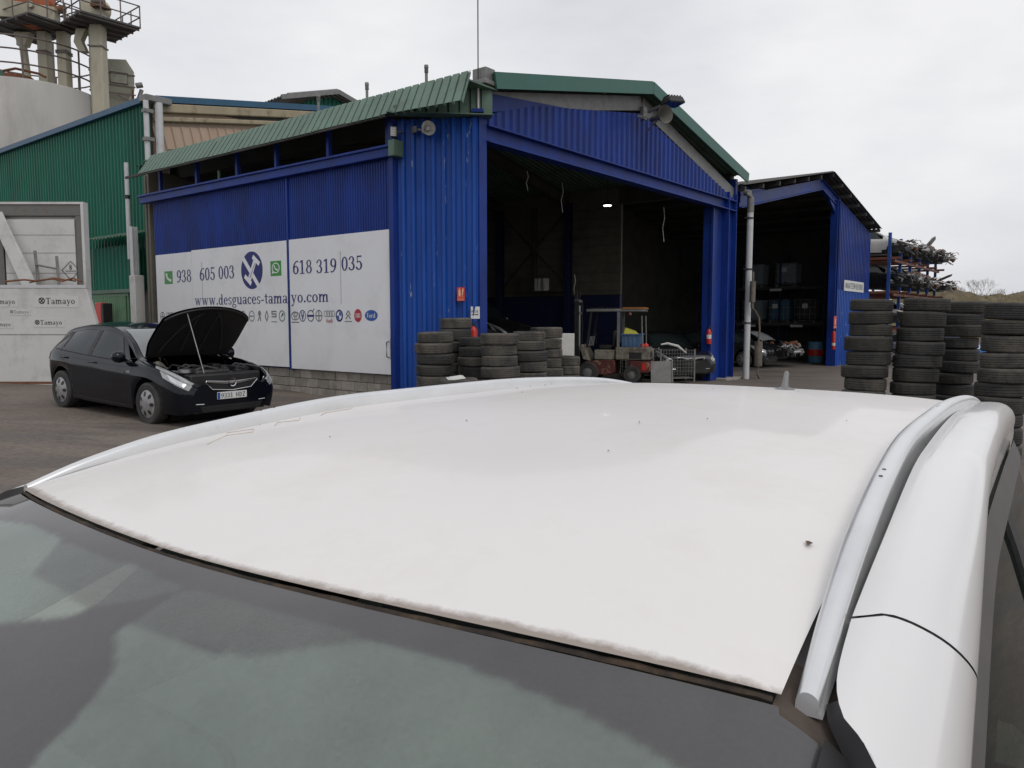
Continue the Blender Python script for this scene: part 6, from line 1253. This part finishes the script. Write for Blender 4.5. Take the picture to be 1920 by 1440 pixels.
# loose front ends, bins, drum in the warehouse
dr_ = empty('oil_drum', 'blue drum with red middle band in the warehouse', 'drum', W(26.1, 1.55, gl(26, 1.6)+.03)); BLD = mat('drum_blue', (.10, .25, .38), .45, var=.15, vs=4)
MB().lathe([(0, .0), (.34, 0), (.35, .02), (.345, .30), (.36, .32)], 28).lathe([(.36, .62), (.345, .64), (.345, .94), (.35, .98), (.33, .97), (0, .96)], 28).build('drum_shell', BLD, dr_); MB().lathe([(.36, .32), (.385, .34), (.385, .60), (.36, .62)], 28).build('red_band', REDP, dr_)
def cage(loc, rz, label):
    r = empty('mesh_cage', label, 'cage', loc, rz, 'wire cages in the hall')
    for x in (-.5, .5):
        for y in (-.4, .4): MB().bar((x, y, 0), (x, y, .95), .04).build('corner_post', GREYMETAL, r)
    for y in (-.4, .4):
        m = MB()
        for k in range(13): m.bar((-.5+k/12, y, .12), (-.5+k/12, y, .93), .007)
        for k in range(9): m.bar((-.5, y, .12+k*.1), (.5, y, .12+k*.1), .007)
        o = m.build('mesh_side', GREYMETAL, r); o['kind'] = 'stuff'
    MB().box(-.5, -.4, .1, .5, .4, .12).build('floor_plate', GREYMETAL, r)
p = Vector((3.9, 23.6, 0)); cage((p.x, p.y, gz(p.x, p.y)+.03), R(5), 'left wire mesh cage between forklift and black car'); p = Vector((4.55, 22.7, 0)); cage((p.x+.2, p.y-.1, gz(p.x, p.y)+.03), R(5), 'right wire mesh cage against the black car')
gp = tag(MB().box(-.32, 0, 0, .32, .03, .62).box(.30, -.02, 0, .335, .05, .64).build('steel_sheet', GREYMETAL), 'grey steel sheet standing on edge right of the forklift', 'sheet'); p = W(6.9, 2.4); gp.location = (4.30, 22.0, gz(4.3, 22)+.02); gp.rotation_euler = (R(-6), 0, R(8))
wf = tag(MB().tube([(-.4, 0, .05), (-.2, 0, .08), (.1, 0, .0), (.35, 0, -.2)], [.02, .035, .04, .02], 8).build('loose_wing', LABELW), 'curved white car trim lying on the right wire cage', 'trim'); wf.location = (4.75, 22.5, gz(4.7, 22.5)+1.06)
wb = tag(MB().box(-.36, 0, -.3, .36, .04, .32).build('white_board', LABELW, bevel=.01), 'white board behind the tyre stacks in hall entrance', 'board'); wb.location = (1.05, 17.4, gz(1, 17)+1.12)
tag(MB().box(-.36, .06, -1.2, .36, .5, -.31).build('board_bench', DARKIN), 'dark bench carrying the white board in the hall entrance', 'bench').location = (1.05, 17.36, gz(1, 17)+1.12)
hl = empty('ceiling_lamp', 'lit round lamp hanging inside the main hall', 'lamp', W(8.2, 2.2, 5.05)); MB().lathe([(0, .14), (.06, .12), (.15, .02), (.15, 0)], 20).build('shade', BLACK, hl); MB().tube([(0, 0, .13), (0, 0, 1.1)], .012, 6).build('cord', BLACK, hl)
MB().lathe([(0, -.02), (.10, -.015), (.12, .0), (0, .01)], 20).build('lit_glass', mat('lamp_glow', (.9, .9, .8), .5, var=.01, emit=(1, .95, .8), es=7), hl)
for k, (u, v, zt, ln) in enumerate(((3.0, 1.2, 5.15, .45), (5.0, 1.6, 5.2, .75), (9.2, .9, 5.0, 1.0), (8.3, 3.4, 3.1, .7))):
    tag(MB().tube([(0, 0, 0), (.03, .01, -ln*.3), (-.02, .01, -ln*.6), (.02, .0, -ln)], .010, 6).build('hanging_strap', HW), ['pale strap hanging below the lintel near the left jamb', 'pale strap hanging below lintel left of the lamp', 'frayed pale strap hanging right of the lit lamp', 'thin pale strip hanging deep in the hall'][k], 'strap').location = W(u, v, zt)
sh_ = empty('wall_shelf', 'dark wall shelf with pale folders high on the inner hall wall', 'shelf', W(11.7, 7.7, 2.75), TH); MB().box(0, -1.3, 0, .35, .5, .05).build('board', DARKIN, sh_); MB().box(.05, -.2, .05, .35, .5, .55).build('cabinet', DARKIN, sh_)
for k in range(3): MB().box(.02, -.32-k*.14-(.1 if k == 2 else 0), .05, .3, -.24-k*.14-(.1 if k == 2 else 0), .5).build('folder', LABELW, sh_)
# ---------------------------------------------------------------- rack of wrecked cars behind the warehouse
RKB = mat('rack_blue', (.012, .06, .26), .5, var=.2, vs=3); RKO = mat('rack_orange', (.17, .055, .03), .6, var=.25, vs=3, dirt=(.2, .15, .1), damt=.5, ds=3)
rk = empty('car_rack', 'tall blue and orange steel rack holding wrecked cars at right', 'rack', W(31, 0), TH)
LV = (1.35, 3.2, 4.9); GR_ = -.55
for k in range(6):
    u = .1+k*2.45
    for v in (-.4, 3.2): MB().box(u-.07, v-.07, GR_, u+.07, v+.07, 6.1-.12*k).build('upright', RKB, rk)
    for z in LV: MB().box(u-.05, -.9, z-.13, u+.05, 3.6, z-.01).build('arm', RKO, rk)
    if k < 5:
        for z in LV:
            for v in (-.6, 2.9): MB().box(u+.07, v-.04, z-.26, u+2.38, v+.04, z-.135).build('cross_beam', RKO, rk)
WM = {'white': mat('wreck_white', (.52, .52, .50), .4, var=.1, vs=3, dirt=(.2, .17, .14), damt=.5, ds=3), 'black': DARKP, 'silver': SILV, 'grey': mat('wreck_grey', (.10, .105, .11), .4, var=.15, vs=3, coat=.2), 'dark blue': mat('wreck_blue', (.012, .02, .05), .3, var=.2, vs=3, coat=.3)}
JM = [BLACK, EM[1], EM[2], GREYMETAL, RUST, mat('wreck_alu_bright', (.42, .42, .41), .4, metal=.5, var=.3, vs=9)]
def wreck_proto(seed):
    random.seed(seed); r = bpy.data.objects.new('wrecked_car', None); COL.objects.link(r); L = hatch(.97)
    paint = BLACK
    m = MB(); L.patch(m, -.62, .30 if seed % 2 else .05, 1.2, 5.4, 20, 10); L.patch(m, -3.47, -.62, 3.0, 5.9, 50, 8); m.build('body_side', None, r, ang=50)
    m = MB(); L.roofpatch(m, -3.05, -1.15, 1.0, 16, 6); L.patch(m, -3.05, -1.1, 1.0, 2.05, 20, 4); L.patch(m, -1.2, -.45, 1.0, 1.9, 12, 4); L.patch(m, -3.47, -2.9, 1.0, 3.0, 8, 6); m.build('roof', None, r, ang=50)
    m = MB(); L.patch(m, -2.8, lambda f: -1.0+.4*f, 2.05, 2.95, 16, 4, off=-.01); m.build('side_windows', CGLASS, r)
    m = MB(); L.roofpatch(m, -1.1, -.42, .97, 10, 6); m.build('windscreen', LGLASS, r)
    MB().box(-3.2, -.7, .25, .1, .7, .42).build('underbody', BLACK, r)
    b = MB().box(-.4, -.6, .35, .45, .6, .62).build('engine_bay', BLACK, r)
    for k in range(22):
        x, y = random.uniform(-.4, .85), random.uniform(-.75, .75); z = random.uniform(.35, .85); a, e, c = [random.uniform(.04, .16) for _ in range(3)]
        mm = MB().box(-a, -e, -c*.7, a, e, c*.7); M_ = Matrix.Translation((x, y, z)) @ Euler((random.uniform(-.6, .6), random.uniform(-.6, .6), random.uniform(0, 3))).to_matrix().to_4x4(); mm.v = [tuple(M_ @ Vector(p)) for p in mm.v]
        mm.build('engine_part', random.choice(JM), b, bevel=.015)
    for k in range(14):
        x, y = random.uniform(-.1, .8), random.uniform(-.8, .6); z = random.uniform(.4, .9)
        MB().tube([(x, y, z), (x+random.uniform(-.2, .25), y+.15, z+random.uniform(-.2, .15)), (x+random.uniform(-.2, .3), y+.35, z+random.uniform(-.35, .05))], random.uniform(.012, .035), 6).build('loose_hose', random.choice(JM), b)
    for s_ in (1, -1): MB().tube([L.P(-.3, 1.6, s_), L.P(.3, 2.0, s_)+Vector((0, -.05*s_, -.05)), Vector((.75, s_*.62, .62))], .05, 6).build('wing_rail', random.choice(JM), b)
    MB().tube([(.78, -.62, .55), (.84, 0, .56), (.78, .62, .52)], .06, 8).build('bumper_beam', JM[5], b)
    return r
protos = [wreck_proto(31), wreck_proto(32), wreck_proto(34)]
ROWS = ('top', 'middle', 'bottom'); POS = ('nearest the warehouse', 'second from the warehouse', 'third from the warehouse', 'fourth from the warehouse', 'farthest from the warehouse', 'last')
COLS = [['white', 'grey', 'black', 'silver', 'grey', 'white'], ['black', 'grey', 'black', 'black', 'grey', 'dark blue'], ['silver', 'black', 'grey', 'dark blue', 'black', 'grey']]
first = [True]*3; random.seed(5)
for lv in range(3):
    for k in range(5):
        pi = random.randrange(3) if not (lv == 0 and k == 0) else 1
        o = protos[pi] if first[pi] else copy_tree(protos[pi]); first[pi] = False
        u = 31+1.3+k*2.45; v = -.55+random.uniform(-.35, .25); p = W(u, v, LV[2-lv]); o.location = p; o.rotation_euler = (random.uniform(-.02, .02), random.uniform(-.03, .05), TH-R(90)+random.uniform(-.06, .06))
        for ch in o.children:
            if ch.name.startswith(('body_side', 'roof')):
                if not ch.material_slots: ch.data.materials.append(BLACK)
                ch.material_slots[0].link = 'OBJECT'; ch.material_slots[0].material = WM[COLS[lv][k]]
        tag(o, f'stripped {COLS[lv][k]} car on the {ROWS[lv]} rack level, {POS[k]}', 'wrecked car', 'wrecked cars on the rack')
o = copy_tree(protos[0]); o.location = (11.2, 32.3, gz(11, 32)+.1); o.rotation_euler = (0, 0, R(-42)); tag(o, 'stripped car front with bright metal parts on the warehouse floor', 'wrecked car', 'cars kept inside the halls')
for ch in o.children:
    if ch.name.startswith(('body_side', 'roof')): ch.material_slots[0].link = 'OBJECT'; ch.material_slots[0].material = WM['black']
# a raised bonnet and a folded panel on the top level
for (u, v, z, rx, lab, mt) in ((39.65, -.3, 5.72, 50, 'pale bonnet sticking up from a wreck on the top rack level', WM['silver']), (42.1, -.55, 4.02, 22, 'black panel jutting from the middle rack level', BLACK)):
    o = tag(MB().add([(-.6, 0, 0), (.6, 0, 0), (.5, .95, .05), (0, 1.1, .08), (-.5, .95, .05), (-.6, 0, -.03), (.6, 0, -.03), (.5, .95, .02), (0, 1.1, .05), (-.5, .95, .02)], [(0, 1, 2, 3, 4), (9, 8, 7, 6, 5)]+[(i, i+5, (i+1) % 5+5, (i+1) % 5) for i in range(5)]).build('loose_bonnet', mt), lab, 'bonnet'); o.location = W(u, v, z); o.rotation_euler = (R(rx), 0, TH+R(180))
# white-blue car and silver estate at ground level behind the tyres
def low_car(name, label, u, v, paint, rz, sz):
    r = empty(name, label, 'car', W(u, v, gl(u, v)), rz, 'cars parked under the rack'); L = hatch(sz); car_common(r, L, paint, (CGLASS, CGLASS)); m = MB(); L.roofpatch(m, -.40, .93, 1.02, 18, 8); m.build('bonnet', paint, r, ang=60); front_face(r, L, paint)
low_car('parked_estate', 'silver car under the rack, glimpsed between the tyre stacks', 31.8, -3.4, SILV, TH-R(95), 1.1)
low_car('parked_blue_car', 'bright blue car glimpsed low between the first two tyre stacks', 28.0, -5.2, mat('bright_blue_paint', (.02, .16, .5), .25, var=.1, vs=3, coat=.4), TH-R(100), .95)

# ---------------------------------------------------------------- earth bank with scrub
def hill():
    m = MB(); nx, ny = 70, 16; random.seed(9); ph = [random.uniform(0, 6) for _ in range(8)]
    for i in range(nx+1):
        for j in range(ny+1):
            x = 46+i*1.0; y = 92+j*1.6; f = math.sin(math.pi*j/ny)**.7; e = min(1, i/8.0)*min(1, (nx-i)/6)
            pr = 1.0+.10*math.sin(i*.45+ph[0])+.06*math.sin(i*1.1+ph[1]+j)+.05*math.sin(i*2.3+ph[2]+j*.7)
            h = (5.9-2.6*max(0, (i-18)/52))*pr*f*e
            m.v.append((x, y, -.6+h+random.uniform(-.08, .08)))
    w = ny+1
    for i in range(nx):
        for j in range(ny): m.f.append((i*w+j, (i+1)*w+j, (i+1)*w+j+1, i*w+j+1))
    hm = mat('dry_grass_earth', (.13, .10, .055), .95, var=.35, vs=.8, bump=.5, bs=6, dirt=(.085, .09, .035), damt=.8, ds=.5)
    struct(m.build('hill', hm, ang=60)); return m
hm_ = hill()
def tufts():
    random.seed(4); m = MB(); vs = [v for v in hm_.v if v[2] > 1.2]
    for k in range(5000):
        v = random.choice(vs); x = v[0]+random.uniform(-.5, .5); y = v[1]+random.uniform(-.7, .2); z = v[2]-.1; a = random.uniform(0, 6.28); h = random.uniform(.15, .5); w = .05
        m.add([(x-w*math.cos(a), y-w*math.sin(a), z), (x+w*math.cos(a), y+w*math.sin(a), z), (x+random.uniform(-.15, .15), y+random.uniform(-.1, .1), z+h)], [(0, 1, 2)])
    o = m.build('dry_grass', mat('dry_grass_blades', (.17, .14, .065), .9, var=.35, vs=1.2)); tag(o, 'dry yellowish grass covering the earth bank', 'grass'); o['kind'] = 'stuff'
tufts()
TWIG = mat('twig_grey', (.22, .20, .175), .9, var=.3, vs=3)
def bush(x, y, z, h, seed, label):
    random.seed(seed); r = empty('bare_bush', label, 'bush', (x, y, z), 0, 'bare bushes on the bank')
    tw = MB(); st_ = MB()
    def grow(p, d, L, rr, dep, mb):
        q = p+d*L; mb.tube([p, p+d*L*.5+Vector((random.uniform(-.04, .04), 0, 0))*L, q], [rr, rr*.8, rr*.6], 4, caps=False)
        if dep:
            for k in range(random.choice((2, 3, 3))): 
                nd = (d+Vector((random.uniform(-.7, .7), random.uniform(-.7, .7), random.uniform(-.1, .5)))).normalized(); grow(q, nd, L*random.uniform(.55, .8), rr*.6, dep-1, tw)
    for k in range(10):
        d = Vector((random.uniform(-.7, .7), random.uniform(-.7, .7), 1)).normalized(); grow(Vector((random.uniform(-.4, .4), random.uniform(-.3, .3), -.2)), d, h*.36, .016, 4, st_)
    st_.build('stems', TWIG, r); o = tw.build('twigs', TWIG, r); o['kind'] = 'stuff'
for i, (px, d, h, lab) in enumerate(((1787, 95, 1.9, 'small bare bush at the left end of the earth bank'), (1825, 96, 2.2, 'tall bare bush on the crest of the earth bank, left of its neighbour'), (1843, 97, 2.4, 'tall bare bush at the middle of the earth bank crest'), (1872, 97, 1.7, 'low bare bush at the right of the earth bank crest'), (1918, 99, 1.3, 'tiny bare bush at the right picture edge'))):
    bush((px-960)/1442*d, d, [4.2, 4.9, 4.8, 4.2, 2.6][i], h, 40+i, lab)
